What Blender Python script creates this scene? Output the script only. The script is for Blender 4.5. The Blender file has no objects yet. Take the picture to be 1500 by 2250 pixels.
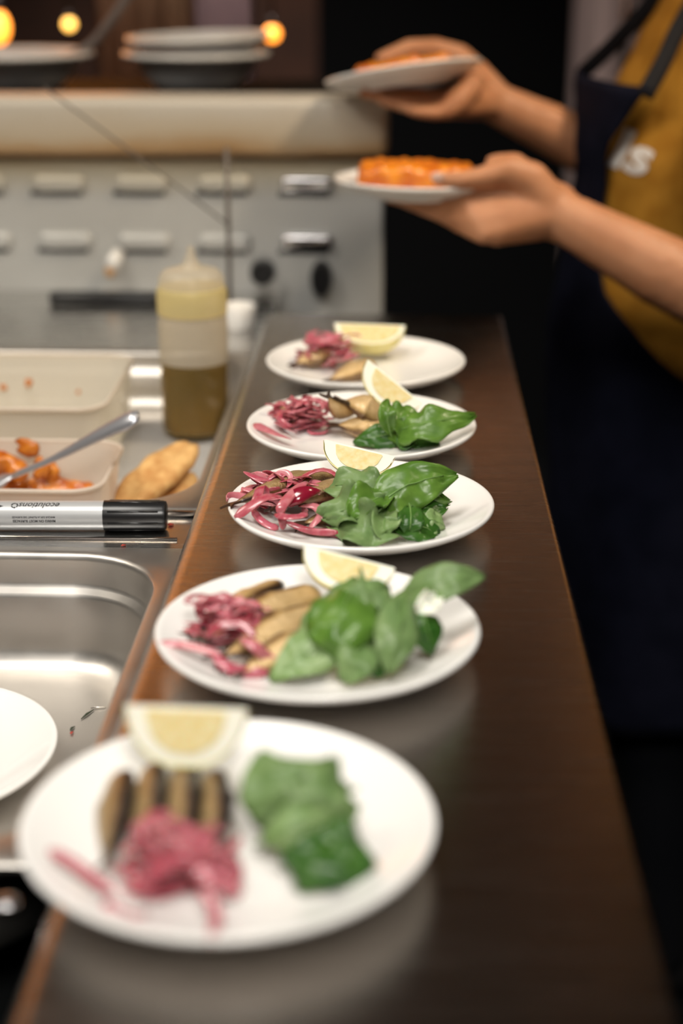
import bpy, bmesh, math, random
from mathutils import Vector, Matrix, Euler, noise
from mathutils.bvhtree import BVHTree
R = math.radians
V = Vector
C = bpy.context.scene.collection
SC = bpy.context.scene

# ------------------------------------------------------------------ camera
cam = bpy.data.cameras.new('camera')
co = bpy.data.objects.new('camera', cam); C.objects.link(co)
cam.sensor_fit = 'VERTICAL'; cam.sensor_height = 36.0; cam.sensor_width = 24.0
cam.lens = 55.2
co.location = (0, 0, 1.332)
co.rotation_euler = (R(90 - 20.0924), 0, R(2.1513))
cam.clip_start = 0.05
cam.dof.use_dof = True
cam.dof.focus_distance = 1.25
cam.dof.aperture_fstop = 2.5
cam.dof.aperture_blades = 0
SC.camera = co

# ------------------------------------------------------------------ world, exposure
w = bpy.data.worlds.new('kitchen_ambient'); SC.world = w; w.use_nodes = True
bg = w.node_tree.nodes['Background']
bg.inputs[0].default_value = (0.9, 0.85, 0.8, 1); bg.inputs[1].default_value = 0.003
SC.view_settings.view_transform = 'Standard'; SC.view_settings.look = 'None'
SC.view_settings.gamma = 1.0; SC.view_settings.use_curve_mapping = False
SC.view_settings.exposure = 0.0
SC.cycles.use_denoising = True

# ------------------------------------------------------------------ large lights: kitchen lamps and added fills
def area(name, loc, target, size, power, color, size_y=None, spread=None):
    l = bpy.data.lights.new(name, 'AREA'); l.energy = power; l.color = color; l.size = size
    if size_y: l.shape = 'RECTANGLE'; l.size_y = size_y
    if spread: l.spread = R(spread)
    o = bpy.data.objects.new(name, l); C.objects.link(o); o.location = loc
    o.rotation_euler = (V(target) - V(loc)).to_track_quat('-Z', 'Y').to_euler()
    return o
area('ceiling_panel_light', (-0.35, 0.75, 2.35), (-0.08, 1.05, 0.9), 0.55, 6.0, (1.0, 0.95, 0.88), spread=110)
area('tub_fill_light', (-1.15, 1.25, 2.2), (-0.5, 1.75, 0.9), 0.45, 5.0, (1.0, 0.92, 0.80), spread=110)  # added fill that brightens the tubs, no lamp seen there
area('pass_spot_light', (0.75, 1.55, 2.35), (0.22, 2.0, 1.1), 0.25, 4.2, (1.0, 0.82, 0.60), spread=80)
area('front_fill_light', (0.12, -0.45, 2.25), (-0.10, 0.78, 0.9), 0.5, 2.6, (1.0, 0.95, 0.88), spread=55)  # added frontal fill from the camera side, brightens the food
area('cloth_fill_light', (-0.6, 2.9, 2.4), (-0.5, 3.35, 1.1), 0.3, 24, (1.0, 0.86, 0.75), spread=90)  # added fill to brighten the cloths and bowls at the back
area('hood_fill_light', (-1.2, 1.8, 2.38), (0.1, 2.75, 1.7), 0.6, 0.9, (1.0, 0.72, 0.5), size_y=0.1)  # added to light the unseen hood that the counter mirrors

# ------------------------------------------------------------------ materials
def mat(name, col, rough=0.5, metal=0.0, spec=0.5, coat=0.0, trans=0.0, emit=None, sss=0.0, alpha=None, ior=None):
    m = bpy.data.materials.new(name); m.use_nodes = True
    b = m.node_tree.nodes['Principled BSDF']
    b.inputs['Base Color'].default_value = (*col, 1); b.inputs['Roughness'].default_value = rough
    b.inputs['Metallic'].default_value = metal; b.inputs['Specular IOR Level'].default_value = spec
    b.inputs['Coat Weight'].default_value = coat; b.inputs['Transmission Weight'].default_value = trans
    if ior: b.inputs['IOR'].default_value = ior
    if sss:
        b.inputs['Subsurface Weight'].default_value = sss; b.inputs['Subsurface Scale'].default_value = 0.004
    if emit:
        b.inputs['Emission Color'].default_value = (*emit[0], 1); b.inputs['Emission Strength'].default_value = emit[1]
    return m
def nn(m, t, **kw):
    n = m.node_tree.nodes.new(t)
    for k, v in kw.items(): setattr(n, k, v)
    return n
def lk(m, a, b): m.node_tree.links.new(a, b)
def bsdf(m): return m.node_tree.nodes['Principled BSDF']
def ramp(m, stops):
    r = nn(m, 'ShaderNodeValToRGB'); e = r.color_ramp.elements
    while len(e) < len(stops): e.new(0.5)
    for x, (p, c) in zip(e, stops): x.position = p; x.color = (*c, 1) if len(c) == 3 else c
    return r
def tex(m, scale, vec=(1, 1, 1), detail=4, coord='Object', rough=0.5):
    tc = nn(m, 'ShaderNodeTexCoord'); mp = nn(m, 'ShaderNodeMapping')
    mp.inputs['Scale'].default_value = vec
    n = nn(m, 'ShaderNodeTexNoise'); n.inputs['Scale'].default_value = scale; n.inputs['Detail'].default_value = detail
    n.inputs['Roughness'].default_value = rough
    lk(m, tc.outputs[coord], mp.inputs[0]); lk(m, mp.outputs[0], n.inputs['Vector'])
    return n
def noisy(m, c1, c2, scale, vec=(1, 1, 1), lo=0.35, hi=0.65, bump=0.0, dist=0.002, coord='Object', detail=4):
    n = tex(m, scale, vec, detail, coord); r = ramp(m, [(lo, c1), (hi, c2)])
    lk(m, n.outputs['Fac'], r.inputs[0]); lk(m, r.outputs[0], bsdf(m).inputs['Base Color'])
    if bump:
        b = nn(m, 'ShaderNodeBump'); b.inputs['Strength'].default_value = bump; b.inputs['Distance'].default_value = dist
        lk(m, n.outputs['Fac'], b.inputs['Height']); lk(m, b.outputs[0], bsdf(m).inputs['Normal'])
    return m
def by_random(m, stops):
    oi = nn(m, 'ShaderNodeObjectInfo'); r = ramp(m, stops)
    n = tex(m, 150, (1, 1, 1), 3); mr = nn(m, 'ShaderNodeMapRange'); mr.inputs['From Min'].default_value = 0.35; mr.inputs['From Max'].default_value = 0.7; mr.inputs['To Max'].default_value = 0.28
    lk(m, n.outputs['Fac'], mr.inputs['Value']); mx = nn(m, 'ShaderNodeMixRGB'); mx.inputs[2].default_value = (0.74, 0.42, 0.42, 1)
    lk(m, mr.outputs[0], mx.inputs[0]); lk(m, oi.outputs['Random'], r.inputs[0]); lk(m, r.outputs[0], mx.inputs[1]); lk(m, mx.outputs[0], bsdf(m).inputs['Base Color']); return m

def brushed(name, col, rough, vec, scale=60, bump=0.12, rr=0.12):
    m = mat(name, col, rough, 1.0)
    n = tex(m, scale, vec, 6)
    mr = nn(m, 'ShaderNodeMapRange'); mr.inputs['From Min'].default_value = 0.3; mr.inputs['From Max'].default_value = 0.7
    mr.inputs['To Min'].default_value = rough - rr; mr.inputs['To Max'].default_value = rough + rr
    lk(m, n.outputs['Fac'], mr.inputs['Value']); lk(m, mr.outputs[0], bsdf(m).inputs['Roughness'])
    b = nn(m, 'ShaderNodeBump'); b.inputs['Strength'].default_value = bump; b.inputs['Distance'].default_value = 0.0006
    lk(m, n.outputs['Fac'], b.inputs['Height']); lk(m, b.outputs[0], bsdf(m).inputs['Normal'])
    return m
M = {}
M['counter'] = brushed('scratched_counter_steel', (0.50, 0.465, 0.43), 0.20, (0.22, 30.0, 1.0), 55, 0.24, 0.09)
M['steel'] = brushed('brushed_steel', (0.62, 0.61, 0.59), 0.25, (0.2, 3, 1), 40, 0.05, 0.06)
M['pan'] = brushed('pan_steel', (0.62, 0.59, 0.55), 0.40, (1, 1, 1), 30, 0.0, 0.04)
M['polished'] = mat('polished_steel', (0.72, 0.71, 0.72), 0.16, 1.0)
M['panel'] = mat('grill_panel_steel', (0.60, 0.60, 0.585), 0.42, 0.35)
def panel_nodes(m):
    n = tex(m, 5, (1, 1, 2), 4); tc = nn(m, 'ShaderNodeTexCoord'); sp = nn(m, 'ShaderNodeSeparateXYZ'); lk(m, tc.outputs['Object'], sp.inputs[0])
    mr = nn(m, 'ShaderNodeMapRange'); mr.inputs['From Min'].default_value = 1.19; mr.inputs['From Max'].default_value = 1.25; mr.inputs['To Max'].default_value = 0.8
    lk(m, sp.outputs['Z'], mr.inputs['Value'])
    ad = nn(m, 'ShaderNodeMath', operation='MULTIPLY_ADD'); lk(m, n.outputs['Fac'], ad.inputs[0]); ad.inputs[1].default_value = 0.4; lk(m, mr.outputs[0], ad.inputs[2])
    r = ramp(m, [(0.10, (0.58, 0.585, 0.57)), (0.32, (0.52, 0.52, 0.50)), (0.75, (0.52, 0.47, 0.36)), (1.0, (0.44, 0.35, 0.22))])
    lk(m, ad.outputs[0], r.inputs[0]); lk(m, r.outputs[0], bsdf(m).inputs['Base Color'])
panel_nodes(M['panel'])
M['porcelain'] = mat('white_porcelain', (0.86, 0.845, 0.815), 0.22, 0, 0.5, 0.25)
M['black'] = mat('black_plastic', (0.012, 0.012, 0.013), 0.28, 0, 0.5)
M['dark'] = mat('dark_paint', (0.007, 0.008, 0.008), 0.75, 0, 0.1)
M['rubber'] = mat('dark_slot', (0.02, 0.02, 0.02), 0.8, 0, 0.2)
M['slab'] = mat('stained_cream_enamel', (0.6, 0.55, 0.45), 0.42, 0.1, 0.4)
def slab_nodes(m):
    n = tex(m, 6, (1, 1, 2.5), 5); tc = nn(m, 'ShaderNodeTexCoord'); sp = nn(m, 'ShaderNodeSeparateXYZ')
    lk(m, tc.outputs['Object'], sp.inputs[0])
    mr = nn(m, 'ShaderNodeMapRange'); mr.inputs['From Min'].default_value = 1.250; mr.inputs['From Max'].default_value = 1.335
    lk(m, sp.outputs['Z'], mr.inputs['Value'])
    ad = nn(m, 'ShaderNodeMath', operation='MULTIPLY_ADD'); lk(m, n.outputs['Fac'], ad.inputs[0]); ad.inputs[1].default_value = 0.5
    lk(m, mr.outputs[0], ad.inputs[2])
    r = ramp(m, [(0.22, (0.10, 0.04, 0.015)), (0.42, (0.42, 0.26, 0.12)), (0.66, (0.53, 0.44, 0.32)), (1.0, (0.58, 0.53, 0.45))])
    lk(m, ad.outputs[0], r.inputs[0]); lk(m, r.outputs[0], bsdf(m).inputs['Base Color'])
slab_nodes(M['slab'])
M['wall'] = mat('dark_wall', (0.004, 0.005, 0.006), 0.85, 0, 0.1)
M['wallbrown'] = noisy(mat('soot_brown_wall', (0.05, 0.025, 0.015), 0.6), (0.012, 0.006, 0.005), (0.085, 0.034, 0.018), 3.0)
M['hood'] = noisy(mat('added_hood_brown', (0.3, 0.17, 0.1), 0.5), (0.30, 0.15, 0.08), (0.40, 0.23, 0.14), 2.0)
M['floor'] = noisy(mat('dark_floor', (0.01, 0.011, 0.012), 0.8, 0, 0.05), (0.003, 0.004, 0.005), (0.006, 0.007, 0.008), 4)
M['ceiling'] = mat('grey_ceiling', (0.16, 0.14, 0.12), 0.8)
# food
M['fish'] = mat('golden_fish_skin', (0.6, 0.4, 0.15), 0.32, 0.25, 0.6, 0.3)
def fish_nodes(m, dk=1.0):
    at = nn(m, 'ShaderNodeAttribute', attribute_name='tone')
    n = tex(m, 190, (1, 1, 1), 5, rough=0.65); n2 = tex(m, 55, (1, 2.2, 1), 6, rough=0.7)
    ad = nn(m, 'ShaderNodeMath', operation='MULTIPLY_ADD'); lk(m, n2.outputs['Fac'], ad.inputs[0]); ad.inputs[1].default_value = 0.62; lk(m, at.outputs['Fac'], ad.inputs[2])
    r = ramp(m, [(0.12, (0.02, 0.010, 0.006)), (0.30, (0.13, 0.06, 0.022)), (0.52, (0.52 * dk, 0.33 * dk, 0.125 * dk)), (0.85, (0.74 * dk, 0.53 * dk, 0.28 * dk))])
    lk(m, ad.outputs[0], r.inputs[0]); lk(m, r.outputs[0], bsdf(m).inputs['Base Color'])
    b = nn(m, 'ShaderNodeBump'); b.inputs['Strength'].default_value = 0.8; b.inputs['Distance'].default_value = 0.0018
    lk(m, n.outputs['Fac'], b.inputs['Height']); lk(m, b.outputs[0], bsdf(m).inputs['Normal'])
fish_nodes(M['fish'])
M['fish_dark'] = mat('smoked_fish_skin', (0.4, 0.25, 0.1), 0.36, 0.35, 0.6, 0.3)
fish_nodes(M['fish_dark'], 0.62)
M['fin'] = mat('dark_fish_tail', (0.05, 0.024, 0.012), 0.4)
M['onion'] = by_random(mat('pickled_onion', (0.5, 0.1, 0.15), 0.22, 0, 0.5, 0.3, sss=0.25),
    [(0.0, (0.56, 0.16, 0.20)), (0.3, (0.46, 0.085, 0.13)), (0.55, (0.34, 0.030, 0.06)), (0.75, (0.60, 0.22, 0.25)), (0.88, (0.42, 0.06, 0.09)), (1.0, (0.27, 0.015, 0.035))])
M['onion_red'] = mat('deep_red_onion_shell', (0.22, 0.008, 0.025), 0.16, 0, 0.6, 0.5, sss=0.1)
def leafmat(name, a, b, rough=0.3):
    m = mat(name, a, rough, 0, 0.4, 0.04)
    noisy(m, a, b, 70, (1, 1, 1), 0.3, 0.7, 0.25, 0.0012)
    out = m.node_tree.nodes['Material Output']; mx = nn(m, 'ShaderNodeMixShader'); mx.inputs[0].default_value = 0.22
    tr = nn(m, 'ShaderNodeBsdfTranslucent'); tr.inputs[0].default_value = (a[0]*1.6, a[1]*1.6, a[2]*1.1, 1)
    lk(m, bsdf(m).outputs[0], mx.inputs[1]); lk(m, tr.outputs[0], mx.inputs[2]); lk(m, mx.outputs[0], out.inputs[0])
    return m
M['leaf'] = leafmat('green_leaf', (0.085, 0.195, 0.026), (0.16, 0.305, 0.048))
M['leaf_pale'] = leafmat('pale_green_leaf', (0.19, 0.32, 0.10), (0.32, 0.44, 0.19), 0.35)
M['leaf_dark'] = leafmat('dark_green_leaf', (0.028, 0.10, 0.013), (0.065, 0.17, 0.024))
M['leaf_grey'] = leafmat('soft_green_leaf', (0.15, 0.255, 0.085), (0.245, 0.36, 0.14), 0.4)
M['vein'] = mat('leaf_vein', (0.16, 0.29, 0.075), 0.4)
M['rind'] = noisy(mat('lemon_rind', (0.8, 0.68, 0.2), 0.38), (0.78, 0.68, 0.22), (0.84, 0.77, 0.38), 90, bump=0.4, dist=0.001)
M['pith'] = mat('lemon_pith', (0.90, 0.87, 0.74), 0.6, sss=0.2)
M['flesh'] = noisy(mat('lemon_flesh', (0.8, 0.66, 0.25), 0.22, 0, 0.5, 0.3, sss=0.2), (0.80, 0.62, 0.27), (0.86, 0.74, 0.44), 160, (1, 1, 1), bump=0.3, dist=0.001)
M['bread'] = noisy(mat('golden_bread', (0.7, 0.42, 0.16), 0.7), (0.50, 0.24, 0.07), (0.72, 0.44, 0.17), 60, bump=0.7, dist=0.003)
M['sauce'] = noisy(mat('orange_sauce', (0.6, 0.17, 0.015), 0.32, 0, 0.5, 0.3), (0.42, 0.09, 0.008), (0.70, 0.24, 0.02), 80, bump=0.7, dist=0.003)
M['bake'] = noisy(mat('orange_bake', (0.7, 0.2, 0.01), 0.35, 0, 0.5, 0.2), (0.52, 0.10, 0.004), (0.80, 0.27, 0.012), 55, bump=0.8, dist=0.004)
def milky(name, col, mix=0.45, rough=0.35, clear=0.22):
    m = mat(name, col, rough); out = m.node_tree.nodes['Material Output']
    mx = nn(m, 'ShaderNodeMixShader'); mx.inputs[0].default_value = mix
    tr = nn(m, 'ShaderNodeBsdfTranslucent'); tr.inputs[0].default_value = (*col, 1)
    mx2 = nn(m, 'ShaderNodeMixShader'); mx2.inputs[0].default_value = clear
    tp = nn(m, 'ShaderNodeBsdfTransparent'); tp.inputs[0].default_value = (1, 0.98, 0.95, 1)
    lk(m, bsdf(m).outputs[0], mx.inputs[1]); lk(m, tr.outputs[0], mx.inputs[2])
    lk(m, mx.outputs[0], mx2.inputs[1]); lk(m, tp.outputs[0], mx2.inputs[2]); lk(m, mx2.outputs[0], out.inputs[0])
    return m
M['tub'] = milky('milky_tub_plastic', (0.93, 0.86, 0.78), 0.5, 0.35, 0.20)
M['tub_olive'] = milky('yellowed_tub_plastic', (0.92, 0.88, 0.79), 0.5, 0.35, 0.15)
M['bottle'] = milky('clear_bottle_plastic', (0.80, 0.74, 0.62), 0.35, 0.3, 0.52)
M['oil'] = noisy(mat('olive_oil', (0.15, 0.09, 0.01), 0.2, 0, 0.5), (0.085, 0.052, 0.006), (0.16, 0.085, 0.008), 12)
M['cap'] = milky('yellowish_cap_plastic', (0.86, 0.74, 0.36), 0.35)
M['paper'] = noisy(mat('white_paper', (0.74, 0.72, 0.69), 0.8), (0.68, 0.66, 0.63), (0.78, 0.76, 0.73), 10)
M['silver'] = mat('silver_marker_barrel', (0.50, 0.51, 0.52), 0.32, 0.25, 0.5, 0.2)
M['ink'] = mat('black_print', (0.01, 0.01, 0.012), 0.6)
M['skin'] = noisy(mat('warm_skin', (0.5, 0.25, 0.14), 0.5, 0, 0.35, sss=0.1), (0.45, 0.195, 0.092), (0.53, 0.25, 0.130), 18)
M['nail'] = mat('finger_nail', (0.72, 0.47, 0.38), 0.25)
M['shirt'] = noisy(mat('mustard_shirt', (0.35, 0.16, 0.015), 0.85, 0, 0.2), (0.33, 0.145, 0.012), (0.42, 0.20, 0.022), 30)
M['apron'] = noisy(mat('navy_apron', (0.006, 0.007, 0.016), 0.9, 0, 0.08), (0.004, 0.005, 0.012), (0.007, 0.008, 0.018), 20)
M['strap'] = mat('black_strap', (0.006, 0.006, 0.008), 0.8, 0, 0.2)
M['white_print'] = mat('white_print', (0.72, 0.68, 0.64), 0.7)
M['trouser'] = mat('black_trouser', (0.006, 0.007, 0.010), 0.85, 0, 0.2)
M['hair'] = mat('dark_hair', (0.012, 0.008, 0.006), 0.5)
M['eye'] = mat('dark_eye', (0.02, 0.012, 0.01), 0.2)
M['lip'] = mat('lip', (0.40, 0.14, 0.10), 0.45)
M['mauve'] = noisy(mat('mauve_cloth', (0.26, 0.19, 0.21), 0.9, 0, 0.1), (0.22, 0.16, 0.18), (0.30, 0.22, 0.24), 5)
M['tan'] = noisy(mat('brown_cloth', (0.3, 0.17, 0.1), 0.9, 0, 0.1), (0.20, 0.125, 0.075), (0.30, 0.17, 0.105), 4)
M['fridge'] = noisy(mat('grey_fridge_side', (0.16, 0.14, 0.14), 0.6, 0.2), (0.20, 0.17, 0.16), (0.42, 0.34, 0.34), 4, (6, 1, 0.3))
M['lamp'] = mat('amber_lamp', (1, 0.6, 0.2), 0.3, emit=((1.0, 0.52, 0.10), 5))
M['lamp2'] = mat('orange_lamp', (1, 0.4, 0.1), 0.3, emit=((1.0, 0.30, 0.03), 5))
M['heater'] = mat('glowing_heater', (0.5, 0.2, 0.05), 0.5, emit=((1.0, 0.33, 0.04), 2.9))
M['wire'] = mat('brown_wire', (0.13, 0.11, 0.095), 0.5, 0.3)
M['spoon'] = mat('worn_spoon_steel', (0.50, 0.51, 0.55), 0.34, 0.75)
M['bowl'] = mat('spun_bowl_steel', (0.78, 0.78, 0.79), 0.38, 0.25)
M['ladle'] = mat('dark_ladle_steel', (0.20, 0.18, 0.17), 0.45, 0.6)
M['herb'] = mat('herb_scrap', (0.02, 0.03, 0.012), 0.6)
M['redcrumb'] = mat('red_crumb', (0.35, 0.03, 0.015), 0.5)

# ------------------------------------------------------------------ mesh helpers
def link(name, me, parent=None, m=None, smooth=True):
    o = bpy.data.objects.new(name, me); C.objects.link(o)
    if m is not None:
        if not me.materials: me.materials.append(m)
    if smooth:
        for p in me.polygons: p.use_smooth = True
    if parent is not None:
        o.parent = parent; o.matrix_parent_inverse = Matrix.Identity(4)
    return o
def obj(name, bm, m, parent=None, smooth=True, sharp=None):
    bmesh.ops.recalc_face_normals(bm, faces=bm.faces[:])
    me = bpy.data.meshes.new(name); bm.to_mesh(me); bm.free()
    o = link(name, me, parent, m, smooth)
    if smooth and sharp: me.set_sharp_from_angle(angle=R(sharp))
    return o
def tag(o, label, cat, group=None, kind=None):
    o['label'] = label
    if cat: o['category'] = cat
    if group: o['group'] = group
    if kind: o['kind'] = kind
    return o
def empty(name, loc=(0, 0, 0), label=None, cat=None, group=None):
    o = bpy.data.objects.new(name, None); C.objects.link(o); o.location = loc; o.empty_display_size = 0.02
    if label: tag(o, label, cat, group)
    return o
def bmn(): return bmesh.new()
def box(bm, lo, hi, bev=0.0, seg=2):
    r = bmesh.ops.create_cube(bm, size=1.0)
    vs = r['verts']
    for v in vs:
        v.co = V(((lo[i] + hi[i]) / 2 + v.co[i] * (hi[i] - lo[i]) for i in range(3)))
    if bev:
        es = list({e for v in vs for e in v.link_edges})
        bmesh.ops.bevel(bm, geom=es, offset=bev, segments=seg, profile=0.5, affect='EDGES')
    return bm
def loft(bm, rings, close=True, cap0=True, cap1=True):
    rows = [[bm.verts.new(p) for p in r] for r in rings]
    n = len(rings[0])
    for a, b in zip(rows, rows[1:]):
        for i in range(n if close else n - 1):
            j = (i + 1) % n
            bm.faces.new((a[i], a[j], b[j], b[i]))
    if cap0: bm.faces.new(rows[0][::-1])
    if cap1: bm.faces.new(rows[-1])
    return rows
def lathe(bm, prof, n=48, c=(0, 0, 0), mtx=None):
    rows = []
    for r, z in prof:
        if r < 1e-6:
            rows.append([bm.verts.new((0, 0, z))])
        else:
            rows.append([bm.verts.new((r * math.cos(2 * math.pi * i / n), r * math.sin(2 * math.pi * i / n), z)) for i in range(n)])
    for a, b in zip(rows, rows[1:]):
        if len(a) == 1 and len(b) == 1: continue
        for i in range(n):
            j = (i + 1) % n
            if len(a) == 1: bm.faces.new((a[0], b[i], b[j]))
            elif len(b) == 1: bm.faces.new((a[i], a[j], b[0]))
            else: bm.faces.new((a[i], a[j], b[j], b[i]))
    vs = [v for r in rows for v in r]
    for v in vs:
        v.co = (mtx @ v.co if mtx else v.co) + V(c)
    return bm
def frame_of(t):
    t = t.normalized(); u = V((0, 0, 1)) if abs(t.z) < 0.9 else V((1, 0, 0))
    s = t.cross(u).normalized(); return s, s.cross(t).normalized()
def tube(bm, pts, rad, n=8, flat=1.0, up=None, cap=True, tw=0.0):
    pts = [V(p) for p in pts]; k = len(pts)
    rad = rad if isinstance(rad, (list, tuple)) else [rad] * k
    rings = []; ps = None
    for i, p in enumerate(pts):
        t = (pts[min(i + 1, k - 1)] - pts[max(i - 1, 0)]).normalized()
        if ps is None:
            if up is not None: s = t.cross(V(up)).normalized()
            else: s, _ = frame_of(t)
        else:
            s = (ps - t * ps.dot(t)).normalized()
        ps = s; u = s.cross(t).normalized()
        if tw: a_ = tw * (i / (k - 1) - 0.3) * 2; s, u = s * math.cos(a_) + u * math.sin(a_), u * math.cos(a_) - s * math.sin(a_)
        rings.append([p + s * rad[i] * math.cos(2 * math.pi * j / n) + u * rad[i] * flat * math.sin(2 * math.pi * j / n) for j in range(n)])
    loft(bm, rings, True, cap, cap); return bm
def bez(p0, p1, p2, n):
    p0, p1, p2 = V(p0), V(p1), V(p2)
    return [(1 - t) ** 2 * p0 + 2 * t * (1 - t) * p1 + t * t * p2 for t in [i / (n - 1) for i in range(n)]]
def catmull(pts, per=6):
    P = [V(p) for p in pts]; P = [2 * P[0] - P[1]] + P + [2 * P[-1] - P[-2]]; out = []
    for i in range(1, len(P) - 2):
        for k in range(per):
            t = k / per; a, b, c, d = P[i - 1:i + 3]
            out.append(0.5 * ((2 * b) + (c - a) * t + (2 * a - 5 * b + 4 * c - d) * t * t + (3 * b - a - 3 * c + d) * t ** 3))
    return out + [P[-2]]
def rrect(x0, y0, x1, y1, r, z, n=8):
    out = []
    for cx, cy, a0 in ((x1 - r, y1 - r, 0), (x0 + r, y1 - r, 90), (x0 + r, y0 + r, 180), (x1 - r, y0 + r, 270)):
        for i in range(n + 1):
            a = R(a0 + 90 * i / n); out.append((cx + r * math.cos(a), cy + r * math.sin(a), z))
    return out
def basis(x, y_hint):
    x = V(x).normalized(); z = x.cross(V(y_hint)).normalized(); y = z.cross(x)
    return Matrix((x, y, z)).transposed().to_4x4()

# ------------------------------------------------------------------ room shell
def struct(name, lo, hi, m):
    o = obj(name, box(bmn(), lo, hi), m, smooth=False); o['kind'] = 'structure'; return o
FZ = -0.2
struct('floor', (-2.6, -1.6, FZ - 0.1), (2.6, 4.9, FZ), M['floor'])
struct('ceiling', (-2.6, -1.6, 2.5), (2.6, 4.9, 2.6), M['ceiling'])
struct('wall_back', (-2.6, 4.8, FZ), (-0.25, 4.9, 2.5), M['wallbrown'])
struct('wall_back.001', (-0.25, 4.8, FZ), (2.6, 4.9, 2.5), M['wall'])
struct('wall_left', (-2.7, -1.6, FZ), (-2.6, 4.9, 2.5), M['wallbrown'])
struct('wall_right', (2.6, -1.6, FZ), (2.7, 4.9, 2.5), M['wall'])
struct('wall_front', (-2.6, -1.7, FZ), (2.6, -1.6, 2.5), M['wall'])

# added hood shape, unseen, gives the counter its brown reflection
hood = empty('added_hood', (0, 3.0, 1.5), 'added brown hood shape above the grill, unseen, mirrored in the counter', 'hood')
def hp(name, lo, hi, m):
    o = obj(name, box(bmn(), V(lo) - V((0, 3.0, 1.5)), V(hi) - V((0, 3.0, 1.5)), 0.01), m, hood, False)
hp('front_panel', (-1.5, 2.75, 1.46), (0.9, 2.80, 2.5), M['hood'])
hp('bottom_rail', (-1.5, 2.72, 1.42), (0.9, 2.84, 1.46), M['steel'])

# ------------------------------------------------------------------ pass counter
XL, XR = -0.1652, 0.1248
cb = bmn()
# rounded front and back edges along its length
def counter_section(y):
    out = []
    for r, cx, cz, a0 in ((0.005, XR - 0.005, 0.895, 90), (0.005, XR - 0.005, 0.873, 0), (0.013, XL + 0.013, 0.881, 270), (0.013, XL + 0.013, 0.887, 180)):
        for i in range(7):
            a = R(a0 - 90 * i / 6); out.append((cx + r * math.cos(a), y, cz + r * math.sin(a)))
    return out
loft(cb, [counter_section(-0.3), counter_section(1.885)])
counter = empty('pass_counter', (-0.02, 0.75, FZ), 'long scratched stainless steel pass counter carrying the row of five white plates', 'counter')
def shift(bm, o):
    for v in bm.verts: v.co -= o.location
    return bm
obj('worktop', shift(cb, counter), M['counter'], counter, True, 40)
b = box(bmn(), (XL + 0.02, -0.28, FZ + 0.1), (XR - 0.03, 1.865, 0.868), 0.004)
obj('cabinet_body', shift(b, counter), M['dark'], counter, False)
for sx in (XL + 0.04, XR - 0.06):
    for sy in (-0.2, 1.75):
        b = bmn(); tube(b, [(sx, sy, FZ), (sx, sy, FZ + 0.1)], 0.018, 12)
        obj('foot', shift(b, counter), M['steel'], counter)

# ------------------------------------------------------------------ prep station on the left (lower than the counter)
ZF = 0.865
prep = empty('prep_station', (-0.7, 1.2, FZ), 'lower steel prep station with sunken pans left of the counter', 'workstation')
for lo, hi, nm in (((-1.25, 1.172, 0.859), (-0.167, 1.276, ZF), 'divider_bar'),
                   ((-1.25, 1.838, 0.859), (-0.167, 2.168, ZF), 'rear_shelf'),
                   ((-1.25, 0.30, 0.855), (-0.90, 1.172, ZF - 0.001), 'side_shelf')):
    obj(nm, shift(box(bmn(), lo, hi, 0.0015), prep), M['steel'], prep, False)
for yy, x1 in ((1.2030, -0.181), (1.2590, -0.168)):
    b = bmn(); tube(b, [(-1.25, yy, ZF + 0.0004), (x1, yy, ZF + 0.0004)], 0.0022 if yy < 1.22 else 0.006, 10, 0.9)
    obj('raised_ridge', shift(b, prep), M['polished'], prep)
b = box(bmn(), (-1.25, 0.32, FZ + 0.1), (-0.20, 2.1, 0.72), 0.004)
obj('cabinet_body', shift(b, prep), M['dark'], prep, False)
for sx in (-1.2, -0.25):
    for sy in (0.4, 2.0):
        b = bmn(); tube(b, [(sx, sy, FZ), (sx, sy, FZ + 0.1)], 0.018, 12); obj('foot', shift(b, prep), M['steel'], prep)

def gn_pan(label, x0, y0, x1, y1, fl, rz, floor, cr, name):
    """sunken pan with a flange, rounded corners, a stacking step and a filleted floor"""
    o = empty(name, ((x0 + x1) / 2, (y0 + y1) / 2, floor), label, 'pan')
    b = bmn(); rings = []
    def rg(ins, z, r): rings.append(rrect(x0 + ins, y0 + ins, x1 - ins, y1 - ins, r, z, 10))
    rg(-fl, rz - 0.004, 0.006); rg(-fl, rz - 0.001, 0.006); rg(-fl + 0.002, rz, 0.006)
    rg(-0.006, rz, cr + 0.006); rg(-0.0025, rz - 0.0008, cr + 0.0025); rg(-0.0005, rz - 0.003, cr); rg(0, rz - 0.006, cr)
    st = (rz - floor) * 0.26; e = (rz - floor)
    rg(0.001, rz - st, cr - 0.001); rg(0.003, rz - st - 0.004, cr - 0.003); rg(0.007, rz - st - 0.007, cr - 0.007); rg(0.009, rz - st - 0.011, cr - 0.009)
    fr = min(0.022, e * 0.3)
    for i in range(7):
        a = R(90 * i / 6); rg(0.012 + fr * (1 - math.cos(a)), floor + fr * (1 - math.sin(a)), max(cr - 0.012 - fr * (1 - math.cos(a)) * 0.6, 0.01))
    rg(0.10, floor, 0.02)
    loft(b, rings, True, False, True)
    obj('basin', shift(b, o), M['pan'], o, True, 60)
    return o
gn_pan('empty steel pan sunk beside the counter, plate and herb scraps inside', -0.88, 0.735, -0.186, 1.1665, 0.018, ZF + 0.0008, 0.772, 0.075, 'food_pan')
gn_pan('steel well behind the marker holding tubs, bread and squeeze bottle', -1.22, 1.2925, -0.183, 1.822, 0.0155, ZF + 0.0008, 0.800, 0.075, 'food_pan')

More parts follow.
